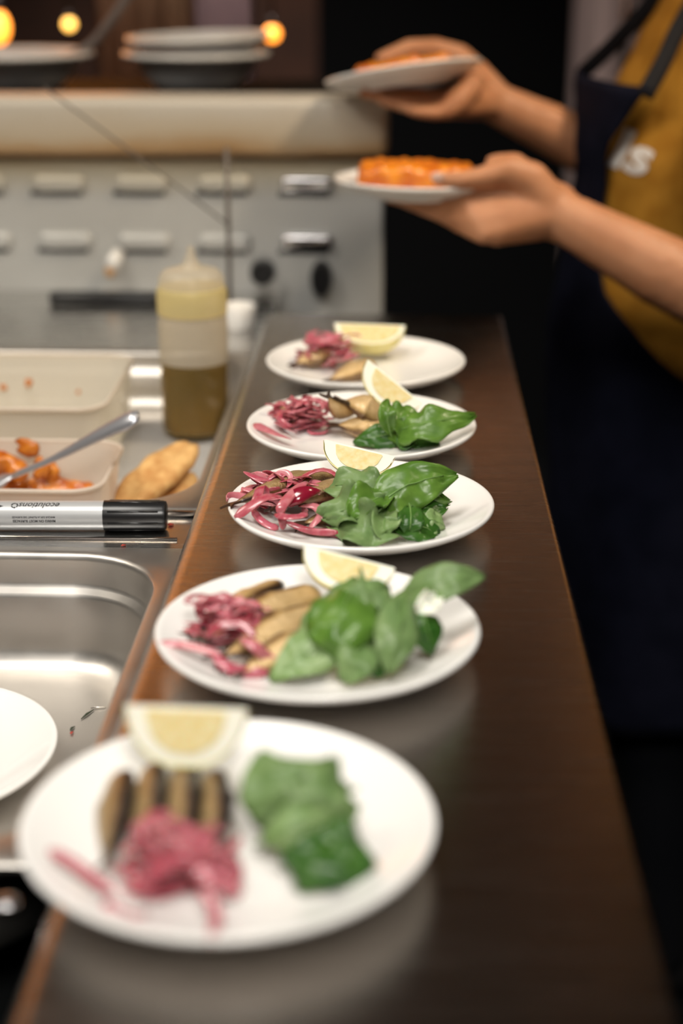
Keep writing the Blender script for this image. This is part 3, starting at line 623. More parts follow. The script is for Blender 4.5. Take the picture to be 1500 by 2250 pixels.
# ------------------------------------------------------------------ plate 2
fish((-0.0430, 1.3919, 0.9210), (-0.0619, 1.3468, 0.9480), 0.026, 2, 'smoked fish with upturned dark tail on the second farthest plate', roll=0.3, bendz=-0.004)
fish((-0.0162, 1.3639, 0.9240), (-0.0507, 1.3714, 0.9360), 0.030, 2, 'curved smoked fish behind the onion on the second farthest plate', roll=0.5, bendz=0.006)
fish((-0.0148, 1.3591, 0.9160), (-0.0543, 1.3581, 0.9180), 0.032, 2, 'pale smoked fish between onion and leaves on the second farthest plate', roll=0.2)
fish((-0.0996, 1.4060, 0.9140), (-0.1209, 1.4066, 0.9180), 0.018, 2, 'smoked fish under the onion at the left of the second farthest plate', roll=0.2)
onion_pile(2, (-0.0863, 1.3810, 0.9050), 0.028, 0.022, 0.024, 42, 'pink pickled onion strand in the heap on the second farthest plate', base=0.009)
big_strand([(-0.1299, 1.3466, 0.9215), (-0.1189, 1.3328, 0.9220), (-0.1059, 1.3221, 0.9200), (-0.0937, 1.3187, 0.9170)], 0.0085, 0.0017, 'pointed pink onion strip at the left rim of the second farthest plate', 2)
leaf((-0.0146, 1.3448, 0.9140), (0.0217, 1.2889, 0.9440), (0.0675, 1.3392, 0.9340), 0.034, M['leaf'], 'long green leaf reaching past the right rim of the second farthest plate', 2, up=(0, -0.7, 0.7), cup=-0.15, ruffle=0.06, seed=3, lobes=0.12)
leaf((-0.0064, 1.3258, 0.9200), (-0.0116, 1.3014, 0.9460), (-0.0092, 1.3359, 0.9500), 0.016, M['leaf'], 'small upright leaf tip against the lemon on the second farthest plate', 2, up=(0.2, -0.9, 0.3), cup=0.1, ruffle=0.05, seed=5)
leaf((0.0227, 1.3405, 0.9200), (0.0061, 1.3228, 0.9440), (-0.0145, 1.3271, 0.9300), 0.032, M['leaf'], 'lobed leaf in the middle of the second farthest plate salad', 2, up=(0, -0.75, 0.65), cup=-0.2, ruffle=0.1, lobes=0.15, seed=8)
leaf((0.0126, 1.3390, 0.9140), (-0.0096, 1.3263, 0.9240), (-0.0398, 1.3272, 0.9120), 0.026, M['leaf_dark'], 'dark leaf pointing left on the second farthest plate', 2, up=(0, -0.7, 0.7), cup=-0.2, ruffle=0.08, seed=11)
leaf((-0.0016, 1.3476, 0.9120), (0.0145, 1.3269, 0.9220), (0.0367, 1.3253, 0.9110), 0.026, M['leaf_dark'], 'dark leaf at the front right of the second farthest plate', 2, up=(0, -0.7, 0.7), cup=-0.2, ruffle=0.08, seed=14)
leaf((0.0147, 1.3537, 0.9180), (0.0085, 1.3193, 0.9180), (0.0026, 1.3140, 0.9100), 0.020, M['leaf_dark'], 'short dark leaf at the front of the second farthest plate', 2, up=(0, -0.8, 0.6), cup=0.1, ruffle=0.08, seed=17)
lemon((-0.0031, 1.4046, 0.9470), (0.78, -0.28, -0.56), (-0.50, -0.55, -0.66), 0.0330, 0.026, 'lemon wedge tilted steeply on the second farthest plate', 62, 1)

# ------------------------------------------------------------------ plate 1 (farthest)
fish((-0.0737, 1.6048, 0.9250), (-0.1070, 1.5854, 0.9150), 0.030, 1, 'smoked fish peeping out behind the onion on the farthest plate', roll=0.4)
fish((-0.0271, 1.5693, 0.9200), (-0.0693, 1.5387, 0.9110), 0.030, 1, 'smoked fish at the right of the onion on the farthest plate', roll=0.3)
onion_pile(1, (-0.0736, 1.6022, 0.9050), 0.032, 0.024, 0.028, 40, 'pink pickled onion strand in the heap on the farthest plate', base=0.010)
lemon((-0.0316, 1.6457, 0.9440), (1, 0.0, -0.03), (0.05, -0.80, -0.42), 0.0385, 0.033, 'lemon wedge on the farthest plate lying with its wide yellow face up', 60, 1, 1.3)

# ------------------------------------------------------------------ marker
mk = empty('marker_pen', (0, 0, 0), 'silver marker pen with black cap lying on the steel bar', 'marker')
A = V((-0.3546, 1.2165, 0.8650)); Bq = V((-0.1924, 1.2226, 0.8650)); ax = (Bq - A).normalized()
MR = 0.0128
mk.matrix_world = Matrix.Translation((Bq.x, Bq.y + 0.004, ZF + MR + 0.0002)) @ basis(ax, (0, 1, 0))
RX = Matrix.Rotation(R(90), 4, 'Y')
def mlathe(name, prof, m, sharp=35):
    b = lathe(bmn(), prof, 48, mtx=RX); return obj(name, b, m, mk, True, sharp)
mlathe('barrel', [(0, -0.17), (MR * 0.8, -0.17), (MR * 0.97, -0.168), (MR * 0.97, -0.054), (MR * 0.97, -0.050), (0, -0.050)], M['silver'])
cp = mlathe('cap', [(0, -0.052), (MR * 1.0, -0.052), (MR, -0.050), (MR * 0.985, -0.003), (MR * 0.93, -0.0006), (MR * 0.80, 0), (0, 0)], M['black'])
b = bmn()
for k in range(8):
    a = 2 * math.pi * k / 8 + 0.2
    tube(b, [(-0.048, MR * 0.985 * math.cos(a), MR * 0.985 * math.sin(a)), (-0.006, MR * 0.965 * math.cos(a), MR * 0.965 * math.sin(a))], 0.0010, 6)
obj('grip_rib', b, M['black'], cp)
for x in (-0.1665, -0.1640, -0.1615):
    b = lathe(bmn(), [(MR * 0.968, x - 0.0004), (MR * 0.978, x - 0.0004), (MR * 0.978, x + 0.0004), (MR * 0.968, x + 0.0004)], 48, mtx=RX); obj('printed_ring', b, M['ink'], mk)
def font_mesh(txt, size, shear=0.0, bold=0.0):
    cu = bpy.data.curves.new('t', 'FONT'); cu.body = txt; cu.size = size; cu.shear = shear; cu.offset = bold
    cu.resolution_u = 3; cu.align_x = 'CENTER'; cu.align_y = 'CENTER'
    o = bpy.data.objects.new('t', cu); C.objects.link(o)
    dg = bpy.context.evaluated_depsgraph_get(); dg.update()
    me = bpy.data.meshes.new_from_object(o.evaluated_get(dg)); bpy.data.objects.remove(o); return me
def wrap(me, x, ang, r, width=None, name='lettering'):
    tb = bmesh.new(); tb.from_mesh(me); bmesh.ops.triangulate(tb, faces=tb.faces[:])
    for _ in range(2): bmesh.ops.subdivide_edges(tb, edges=[e_ for e_ in tb.edges if e_.calc_length() > 0.0012], cuts=1); bmesh.ops.triangulate(tb, faces=tb.faces[:])
    tb.to_mesh(me); tb.free()
    xs = [v.co.x for v in me.vertices]; k = width / (max(xs) - min(xs)) if width else 1
    for v in me.vertices:                       # the print reads upside down from here
        lx, ly = -v.co.x * k, -v.co.y
        a = ang + ly / r
        v.co = (x + lx, -r * math.cos(a), r * math.sin(a))
    return link(name, me, mk, M['ink'], False)
TR = MR * 0.97 + 0.0001
def px_x(px): return (px - 366) / 426 * (Bq - A).length
wrap(font_mesh('ecolutions', 0.0088, 0.3, 0.0001), px_x(92), R(64), TR, 0.034)
wrap(font_mesh('MARKS ON MOST SURFACES', 0.0030, 0, 0.0001), px_x(81), R(-2), TR, 0.0355)
wrap(font_mesh('MARQUE SUR LA PLUPART DES SURFACES', 0.0022, 0, 0.00005), px_x(80), R(13), TR, 0.0355)
# recycling-arrows mark and the arrow at its left
def logo(pts, x, ang):
    me = bpy.data.meshes.new('logo'); vs = []; fs = []
    for poly in pts:
        i0 = len(vs); vs += [(px, py, 0) for px, py in poly]; fs.append(tuple(range(i0, len(vs))))
    me.from_pydata(vs, [], fs); return wrap(me, x, ang, TR, None, 'printed_mark')
arc = []
for k in range(3):
    a0 = R(120 * k + 10); a1 = R(120 * k + 95)
    o_ = [(0.0030 * math.cos(a0 + (a1 - a0) * i / 5), 0.0030 * math.sin(a0 + (a1 - a0) * i / 5)) for i in range(6)]
    i_ = [(0.0019 * math.cos(a1 - (a1 - a0) * i / 5), 0.0019 * math.sin(a1 - (a1 - a0) * i / 5)) for i in range(6)]
    tip = [(0.0036 * math.cos(a1), 0.0036 * math.sin(a1)), (0.0025 * math.cos(a1 + 0.5), 0.0025 * math.sin(a1 + 0.5)), (0.0013 * math.cos(a1), 0.0013 * math.sin(a1))]
    arc += [o_ + i_, tip]
logo(arc, px_x(37), R(62))
logo([[(-0.004, 0), (0.003, 0.0028), (0.003, -0.0028)]], px_x(3), R(58))

# ------------------------------------------------------------------ tubs, spoon, bread, paper, bottle
def tub(x0, y0, x1, y1, zb, zt, m, label, cr=0.03):
    o = empty('plastic_tub', ((x0 + x1) / 2, (y0 + y1) / 2, zb), label, 'tub')
    b = bmn(); rings = []
    def rg(ins, z, r): rings.append(rrect(x0 + ins, y0 + ins, x1 - ins, y1 - ins, r, z, 8))
    rg(0.012, zb, cr * 0.7); rg(0.008, zb + 0.002, cr * 0.8); rg(0.002, zt - 0.004, cr); rg(-0.0005, zt - 0.003, cr); rg(-0.001, zt, cr); rg(0.0015, zt + 0.0005, cr); rg(0.0022, zt - 0.003, cr - 0.002)
    rg(0.010, zb + 0.005, cr * 0.75); rg(0.018, zb + 0.003, cr * 0.5)
    loft(b, rings, True, True, True); obj('tub_wall', shift(b, o), m, o, True, 50)
    b = bmn(); pts = [V(p) for p in rrect(x0, y0, x1, y1, cr, zt, 8)]; pts.append(pts[0]); tube(b, pts, 0.0022, 8); obj('rolled_rim', shift(b, o), M['tub'], o)
    return o
T1 = (-0.57, 1.322, -0.268, 1.472, 0.8015, 0.864)
tub(*T1, M['tub'], 'milky plastic tub with orange sauce nearest the marker')
T2 = (-0.66, 1.520, -0.300, 1.742, 0.8015, 0.882)
tub(*T2, M['tub_olive'], 'milky plastic tub behind the orange sauce tub, almost scraped empty')
# sauce left in the near tub
def blob(name, pts_r, m, label=None, cat=None, vox=0.003, parent=None, squash=None, rough=0.0):
    b = bmn()
    for p, r in pts_r:
        bmesh.ops.create_icosphere(b, subdivisions=2, radius=r, matrix=Matrix.Translation(p) @ (Matrix.Diagonal((*squash, 1)) if squash else Matrix.Identity(4)))
    me = bpy.data.meshes.new(name); b.to_mesh(me); b.free()
    o = bpy.data.objects.new(name, me); C.objects.link(o)
    md = o.modifiers.new('r', 'REMESH'); md.mode = 'VOXEL'; md.voxel_size = vox
    s = o.modifiers.new('s', 'SMOOTH'); s.iterations = 4; s.factor = 0.5
    dg = bpy.context.evaluated_depsgraph_get(); dg.update()
    me2 = bpy.data.meshes.new_from_object(o.evaluated_get(dg)); bpy.data.objects.remove(o)
    if rough:
        for v in me2.vertices:
            v.co += V(v.normal) * rough * noise.noise(v.co * 120)
    o = link(name, me2, parent, m)
    if label: tag(o, label, cat)
    return o
q = random.Random(3)
sp = []
for i in range(48):
    x = -0.565 + 0.0055 * i; top = 0.812 + 0.026 * max(0.0, 0.45 + 0.55 * noise.noise((x * 26, 1.5, 0))) * (1 if x < -0.375 else 0.55)
    for k in range(4):
        sp.append(((x, 1.462 - 0.006 * (3 - k), 0.806 + (top - 0.806) * k / 3), 0.0075))
sp += [((-0.3394, 1.4600, 0.8368), 0.007), ((-0.3422, 1.4620, 0.8422), 0.006), ((-0.3813, 1.4520, 0.8460), 0.011), ((-0.3712, 1.4460, 0.8411), 0.011), ((-0.3907, 1.4540, 0.8476), 0.012), ((-0.4010, 1.4500, 0.8464), 0.014)]
blob('orange_sauce', sp, M['sauce'], 'orange sauce left in the bottom of the near plastic tub', 'sauce', 0.003, None, None, 0.0030)
def smear(p, s, nrm, m, label, cat='sauce'):
    b = bmn(); rr = random.Random(int(abs(p[0]) * 1e5)); K = 12
    s1, s2 = frame_of(V(nrm)); ring = []
    for i in range(K):
        a = 2 * math.pi * i / K; r = rr.uniform(0.55, 1.2); ring.append(s1 * s[0] * r * math.cos(a) + s2 * s[1] * r * math.sin(a))
    lo = [b.verts.new(x) for x in ring]; hi = [b.verts.new(x * 0.7 + V(nrm).normalized() * 0.0018) for x in ring]
    b.faces.new(lo); b.faces.new(hi)
    for i in range(K): b.faces.new((lo[i], lo[(i + 1) % K], hi[(i + 1) % K], hi[i]))
    o = obj('sauce_smear', b, m); o.location = p; return tag(o, label, cat, 'smears of orange sauce in the tubs')
smear((-0.3623, 1.4570, 0.8634), (0.015, 0.010), (0, -1, 0.12), M['sauce'], 'orange sauce smear on the back wall of the near tub')
smear((-0.3496, 1.4540, 0.8410), (0.011, 0.013), (0, -1, 0.12), M['sauce'], 'orange sauce smear low on the back wall of the near tub')
smear((-0.4219, 1.7178, 0.8547), (0.005, 0.008), (0, -1, 0.12), M['sauce'], 'dark orange sauce drip high in the far tub')
smear((-0.4508, 1.7183, 0.8489), (0.005, 0.005), (0, -1, 0.12), M['sauce'], 'orange sauce spot at the left of the far tub')
smear((-0.3651, 1.7180, 0.8445), (0.003, 0.003), (0, -1, 0.12), M['sauce'], 'tiny orange sauce spot at the right of the far tub')
# spoon
spn = empty('spoon', (0, 0, 0), 'steel spoon standing in the orange sauce tub, handle pointing right', 'spoon')
s0, s1 = V((-0.3687, 1.4177, 0.8460)), V((-0.2395, 1.3814, 0.9180))
dirn = (s1 - s0).normalized(); c = catmull([s0, s0 + (s1 - s0) * 0.35 + V((0, 0, -0.002)), s0 + (s1 - s0) * 0.7, s1], 6)
n_ = len(c); rad = [0.0038 + 0.0072 * max(0, (i / (n_ - 1) - 0.30) / 0.70) ** 0.8 for i in range(n_)]; rad[-1] = 0.0060; rad[-2] = 0.0095
b = bmn(); tube(b, c, rad, 12, 0.42, (0, -0.6, 0.8)); obj('handle', b, M['spoon'], spn)
b = bmn(); e0 = s0 - dirn * 0.006
tube(b, [s0, e0, e0 - dirn * 0.008, e0 - dirn * 0.02, e0 - dirn * 0.028, e0 - dirn * 0.033], [0.003, 0.006, 0.011, 0.014, 0.010, 0.004], 14, 0.35, (0, -0.3, 0.9)); obj('spoon_bowl', b, M['spoon'], spn)
# bread
def bread(p0, p1, wd, th, up, label, seed):
    p0, p1 = V(p0), V(p1); L = (p1 - p0).length; b = bmn(); rings = []
    for i in range(16):
        u = i / 15; hw = wd * 0.5 * max(0.12, (1 - abs(2 * u - 1) ** 2.6)) ** 0.5; ring = []
        for k in range(20):
            a = 2 * math.pi * k / 20; cx, sz = math.cos(a), math.sin(a)
            x = (u - 0.5) * L; y = hw * cx; z = th * 0.5 * max(0.2, (1 - abs(2 * u - 1) ** 3)) ** 0.5 * math.copysign(abs(sz) ** 0.7, sz)
            d = 0.0035 * noise.noise((x * 60, y * 60, z * 40 + seed)) - (0.004 * math.exp(-(y / 0.006) ** 2) if sz > 0 else 0)
            ring.append((x, y, z + d))
        rings.append(ring)
    loft(b, rings); o = obj('bread_slice', b, M['bread'])
    mt = basis(p1 - p0, V(up).cross(p1 - p0)); o.matrix_world = Matrix.Translation((p0 + p1) / 2) @ mt
    return tag(o, label, 'bread', 'golden bread pieces in the well')
bread((-0.2624, 1.4018, 0.8220), (-0.2092, 1.5124, 0.8500), 0.052, 0.020, (-0.35, -0.65, 0.70), 'long golden bread piece leaning on top of the other, left of the counter', 1)
bread((-0.2303, 1.4399, 0.8120), (-0.2108, 1.4897, 0.8260), 0.042, 0.018, (-0.2, -0.6, 0.8), 'shorter golden bread piece underneath, beside the counter edge', 4)
# paper sheet beneath bottle and bread
def sheet(name, c, sx, sy, rot, m, amp, seed):
    b = bmn(); N = 14; g = [[None] * (N + 1) for _ in range(N + 1)]
    for i in range(N + 1):
        for j in range(N + 1):
            x, y = (i / N - 0.5) * sx, (j / N - 0.5) * sy; g[i][j] = b.verts.new((x, y, amp * (0.6 + noise.noise((x * 14, y * 14, seed)))))
    for i in range(N):
        for j in range(N): b.faces.new((g[i][j], g[i + 1][j], g[i + 1][j + 1], g[i][j + 1]))
    bmesh.ops.solidify(b, geom=b.faces[:], thickness=0.0005)
    o = obj(name, b, m); o.location = c; o.rotation_euler = (0, 0, rot); return o
tag(sheet('paper_sheet', (-0.255, 1.600, 0.8022), 0.13, 0.30, 0.10, M['paper'], 0.003, 2), 'white paper sheet lying under the squeeze bottle and bread', 'paper')
# squeeze bottle
bt = empty('squeeze_bottle', (-0.2275, 1.690, 0.8085), 'squeeze bottle half full of dark oil with a pale yellow cap', 'bottle')
bp = lambda nm, pf, m, s=40: obj(nm, lathe(bmn(), pf, 40), m, bt, True, s)
bp('bottle_body', [(0, 0), (0.0350, 0), (0.0372, 0.003), (0.0380, 0.010), (0.0382, 0.078), (0.0382, 0.083), (0.0385, 0.125), (0.0375, 0.136), (0.0340, 0.139), (0.0330, 0.138), (0.0362, 0.133), (0.0372, 0.124), (0.0369, 0.083), (0.0369, 0.078), (0.0366, 0.010), (0.0355, 0.004), (0, 0.003)], M['bottle'])
wet = milky('oil_wetted_plastic', (0.45, 0.34, 0.14), 0.3, 0.25, 0.86); bb_ = [c_ for c_ in bt.children if c_.name.startswith('bottle_body')][0].data; bb_.materials.append(wet)
for p_ in bb_.polygons:
    if p_.center.z < 0.0805: p_.material_index = 1
bp('oil', [(0, 0.0035), (0.0350, 0.0045), (0.0363, 0.010), (0.0366, 0.079), (0.0355, 0.0795), (0, 0.0795)], M['oil'])
bp('cap', [(0.0372, 0.136), (0.0386, 0.137), (0.0388, 0.160), (0.0375, 0.164), (0.0365, 0.166), (0.0, 0.1665)], M['cap'])
bp('cap_top', [(0.0365, 0.166), (0.0355, 0.176), (0.030, 0.183), (0.020, 0.186), (0, 0.187)], M['bottle'])
bp('nozzle', [(0.013, 0.185), (0.010, 0.189), (0.0065, 0.196), (0.0045, 0.203), (0.0030, 0.209), (0.0018, 0.209), (0, 0.205)], M['bottle'])
# little white cup behind the bottle, dark knife on the rear shelf
cu_ = obj('white_cup', lathe(bmn(), [(0, 0), (0.017, 0), (0.020, 0.004), (0.0225, 0.030), (0.0215, 0.031), (0.019, 0.006), (0, 0.004)], 32), M['porcelain'])
cu_.location = (-0.204, 1.95, ZF); tag(cu_, 'small white cup on the steel shelf behind the squeeze bottle', 'cup')
kn = empty('knife', (-0.40, 2.09, ZF), 'dark handled knife lying below the grill panel', 'knife')
b = box(bmn(), (-0.075, -0.012, 0.0), (0.075, 0.012, 0.016), 0.005); obj('handle', b, M['black'], kn)
b = box(bmn(), (0.074, -0.002, 0.002), (0.16, 0.002, 0.012), 0.0006); obj('blade', b, M['polished'], kn)

# ------------------------------------------------------------------ grill with its panel, front slab
GY = 2.17
gr = empty('grill_unit', (-0.6, 2.4, FZ), 'steel grill unit with louvred control panel under a stained cream front rail', 'grill')
def gp(name, bm, m, smooth=False, sharp=None, parent=None): return obj(name, shift(bm, gr), m, gr, smooth, sharp)
gp('body', box(bmn(), (-1.25, GY + 0.012, FZ + 0.1), (-0.030, 2.66, 1.048), 0.006), M['dark'])
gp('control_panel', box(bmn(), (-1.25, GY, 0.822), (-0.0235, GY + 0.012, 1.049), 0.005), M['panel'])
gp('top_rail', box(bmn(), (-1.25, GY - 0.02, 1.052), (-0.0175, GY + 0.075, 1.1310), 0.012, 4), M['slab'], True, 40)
gp('cooking_surface', box(bmn(), (-1.25, GY + 0.075, 1.040), (-0.03, 2.68, 1.112), 0.004), M['dark'])
gp('shadow_gap', box(bmn(), (-1.24, GY + 0.006, 1.040), (-0.03, GY + 0.05, 1.054)), M['rubber'])  # dark strip, puts the shade under the rail into colour
for sx in (-1.2, -0.08):
    for sy in (2.2, 2.58):
        b = bmn(); tube(b, [(sx, sy, FZ), (sx, sy, FZ + 0.1)], 0.02, 12); gp('foot', b, M['steel'], True)
def pill(c, L, h, d, inset=0.0):
    b = bmn(); N = 10; rings = []
    def outline(k, y):
        o_ = []; hl = L / 2 - h / 2
        for s, a0 in ((1, -90), (-1, 90)):
            for i in range(N + 1):
                a = R(a0 + 180 * i / N); o_.append((c[0] + s * hl + k * h / 2 * math.cos(a), c[1] + y, c[2] + k * h / 2 * math.sin(a)))
        return o_
    loft(b, [outline(1.12, 0.001), outline(1.0, -d * 0.5), outline(0.8, -d * 0.9), outline(0.5, -d)]); return b
for p in ((-0.1283, 2.1700, 1.0154), (-0.2408, 2.1700, 1.0160), (-0.3557, 2.1700, 1.0154), (-0.4703, 2.1700, 1.0148), (-0.5810, 2.1700, 1.0142), (-0.1289, 2.1700, 0.9361), (-0.2429, 2.1700, 0.9353), (-0.3554, 2.1700, 0.9352), (-0.4657, 2.1700, 0.9357), (-0.5777, 2.1700, 0.9356)):
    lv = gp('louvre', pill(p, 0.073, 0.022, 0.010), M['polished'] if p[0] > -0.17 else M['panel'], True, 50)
    b = bmn(); bx = box(b, (p[0] - 0.040, GY - 0.0006, p[2] - 0.0175), (p[0] + 0.030, GY + 0.002, p[2] - 0.0105), 0.0005); o_ = shift(b, gr)
    o_ = obj('vent_slot', b, M['rubber'], lv, False)
kb = gp('knob', lathe(bmn(), [(0, 0.022), (0.014, 0.022), (0.016, 0.019), (0.018, 0.0), (0, 0)], 28, (-0.1916, 2.1700, 0.8937), Matrix.Rotation(R(90), 4, 'X')), M['black'], True, 40)
b = bmn(); c0 = V((-0.1095, 2.1700, 0.8859)); prf = [(0, 0.020), (0.013, 0.020), (0.0155, 0.016), (0.0165, 0.0), (0, 0)]
lathe(b, prf, 28, (0, 0, 0), Matrix.Rotation(R(90), 4, 'X'))
for v in b.verts: v.co = V((v.co.x * 0.95, v.co.y, v.co.z * 1.55)) + c0
gp('switch', b, M['black'], True, 40)
b = bmn(); c0 = V((-0.3969, 2.1700, 0.9062)); tube(b, [c0 + V((0.004, 0, 0.012)), c0 + V((0, -0.016, 0.004)), c0 + V((-0.004, -0.022, -0.006))], [0.010, 0.011, 0.009], 12)
gp('peg', b, M['porcelain'], True)
b = bmn(); tube(b, [c0 + V((-0.004, -0.022, -0.006)), c0 + V((-0.007, -0.024, -0.016))], [0.008, 0.005], 12); pg = gp('peg_tip', b, M['bread'], True)

# thin wire stand in front of the panel
ws = empty('wire_stand', (-0.2220, 1.9850, 0.9053), 'thin wire stand with slanting brace in front of the grill panel', 'stand')
b = bmn(); P0 = V((-0.2180, 1.9850, 1.0867)); tube(b, [V((P0.x, 1.985, ZF)), P0], 0.0030, 8); obj('post', shift(b, ws), M['wire'], ws)
b = bmn(); tube(b, [V((-0.2159, 1.9850, 0.9888)), V((-0.3141, 1.9850, 1.0633)), V((-0.4427, 1.9850, 1.1595))], 0.0013, 8); obj('brace', shift(b, ws), M['wire'], ws)

# ------------------------------------------------------------------ bowls on the grill rail, ladle, cloths, lamps
ZS = 1.1122
def bowl(c, r, h, label, m=M['bowl'], group=None, tilt=0):
    pf = [(0, 0), (r * 0.50, 0), (r * 0.56, 0.003), (r * 0.72, h * 0.35), (r * 0.88, h * 0.86), (r * 1.0, h * 0.93), (r * 1.02, h * 0.97), (r * 1.0, h), (r * 0.86, h * 0.92), (r * 0.68, h * 0.40), (r * 0.52, 0.006), (0, 0.005)]
    o = empty('steel_bowl', c, label, 'bowl', group)
    obj('bowl_body', lathe(bmn(), pf, 48), m, o, True, 60)
    b = bmn(); pts = [(r * 1.01 * math.cos(2 * math.pi * i / 48), r * 1.01 * math.sin(2 * math.pi * i / 48), h * 0.965) for i in range(49)]; tube(b, pts, 0.0045, 8); obj('rolled_rim', b, M['porcelain'], o)
    o.rotation_euler = (0, tilt, 0); return o
bowl((-0.3150, 2.48, ZS), 0.108, 0.056, 'lower of two stacked steel bowls on the cream rail', group='bowls on the grill rail')
bowl((-0.3100, 2.48, ZS + 0.027), 0.105, 0.053, 'upper of two stacked steel bowls on the cream rail', group='bowls on the grill rail', tilt=-0.03)
bowl((-0.590, 2.46, ZS), 0.115, 0.056, 'steel bowl at the left on the cream rail, ladle leaning out of it', group='bowls on the grill rail')
ld = empty('ladle', (0, 0, 0), 'steel ladle whose handle leans out of the left bowl', 'ladle')
b = bmn(); tube(b, catmull([(-0.540, 2.46, ZS + 0.036), (-0.4789, 2.4600, 1.1753), (-0.4460, 2.4600, 1.2083), (-0.4056, 2.4600, 1.2604)], 5), 0.0065, 10, 0.5, (0, -1, 0)); obj('handle', b, M['ladle'], ld)
b = lathe(bmn(), [(0, 0), (0.018, 0.003), (0.028, 0.014), (0.030, 0.026), (0.028, 0.026), (0.018, 0.008), (0, 0.004)], 28, (-0.555, 2.46, ZS + 0.010)); obj('ladle_cup', b, M['pan'], ld)
def lampbulb(p, r, m, label, st=(1, 1, 1)):
    o = empty('lamp', p, label, 'lamp', 'glowing lamps beyond the grill')
    b = bmn(); bmesh.ops.create_uvsphere(b, u_segments=20, v_segments=14, radius=r)
    for v in b.verts: v.co = V((v.co.x * st[0], v.co.y * st[1], v.co.z * st[2]))
    obj('bulb', b, m, o)
    b = lathe(bmn(), [(r * 0.4, r * 0.8 * st[2]), (r * 0.5, r * 1.0 * st[2]), (r * 0.5, r * 2.0 * st[2]), (0, r * 2.1 * st[2])], 20); obj('socket', b, M['black'], o)
    b = bmn(); tube(b, [(0, 0, r * 2 * st[2]), (0, 0, 2.5 - p[2])], 0.003, 6); obj('cord', b, M['black'], o)
    return o
lampbulb((-0.7105, 3.4732, 1.1590), 0.011, M['lamp'], 'round yellow glowing lamp above the left bowl')
lampbulb((-0.8615, 3.4652, 1.1527), 0.022, M['lamp2'], 'orange glowing lamp cut by the left edge of the frame', (1, 1, 1.5))
lampbulb((-0.2521, 3.1555, 1.1580), 0.013, M['lamp2'], 'orange glowing lamp at the right rim of the stacked bowls', (1.1, 1, 1.1))
# cloths on a rail behind the bowls
def cloth(name, x0, x1, y, z0, z1, m, label):
    b = bmn(); N = 30; rows = []
    for j in range(9):
        z = z0 + (z1 - z0) * j / 8; rows.append([b.verts.new((x0 + (x1 - x0) * i / N, y + 0.012 * math.sin(i * 0.9) * (1 - 0.5 * j / 8), z)) for i in range(N + 1)])
    for a, d in zip(rows, rows[1:]):
        for i in range(N): b.faces.new((a[i], a[i + 1], d[i + 1], d[i]))
    bmesh.ops.solidify(b, geom=b.faces[:], thickness=0.004)
    return tag(obj(name, b, m), label, 'cloth', 'cloths hanging beyond the bowls')
cloth('hanging_cloth', -0.62, -0.425, 3.3, 0.9, 1.52, M['tan'], 'brown cloth hanging beyond the stacked bowls')
cloth('hanging_cloth', -0.42, -0.300, 3.3, 0.9, 1.52, M['mauve'], 'mauve grey cloth hanging beyond the stacked bowls, right of the brown one')
b = bmn(); tube(b, [(-2.6, 3.3, 1.53), (0.0, 3.3, 1.53)], 0.008, 10); tag(obj('cloth_rail', b, M['steel']), 'steel rail carrying the brown and mauve cloths', 'rail')
b = bmn(); tube(b, [(0.0, 3.3, 1.53), (0.0, 3.3, 2.5)], 0.006, 8); obj('hanger', b, M['steel'], bpy.data.objects['cloth_rail'])
# added heat lamp bar, unseen, puts orange glints on the steel edges
hb = empty('added_heat_lamp_bar', (-1.35, 3.08, 1.42), 'added heat lamp bar left of the grill, unseen, for orange glints on steel edges', 'heat lamp')
obj('housing', box(bmn(), (-0.90, 0.03, -0.17), (0.88, 0.10, 0.20), 0.01), M['steel'], hb, False)
for k in range(5):
    b = bmn(); tube(b, [(-0.88, 0.012, -0.14 + 0.07 * k), (0.86, 0.012, -0.14 + 0.07 * k)], 0.028, 12); obj('heating_tube', b, M['heater'], hb)
for xx in (-0.6, 0.55):
    b = bmn(); tube(b, [(xx, 0.065, 0.20), (xx, 0.065, 1.08)], 0.006, 8); obj('hanger', b, M['steel'], hb)
# tall grey fridge behind the cook
fr = empty('fridge', (0.80, 4.0, FZ), 'tall dark grey fridge standing behind the person', 'fridge')
obj('cabinet', box(bmn(), (-0.36, -0.28, 0.08), (0.36, 0.30, 1.95), 0.012), M['fridge'], fr, False)
obj('fridge_door', box(bmn(), (-0.355, -0.325, 0.1), (0.355, -0.285, 1.93), 0.008), M['fridge'], fr, False)
b = bmn(); tube(b, [(-0.31, -0.36, 1.1), (-0.31, -0.36, 1.6)], 0.01, 10); obj('handle', b, M['steel'], fr)
for sx in (-0.3, 0.3):
    for sy in (-0.2, 0.24):
        b = bmn(); tube(b, [(sx, sy, 0), (sx, sy, 0.09)], 0.02, 10); obj('foot', b, M['black'], fr)
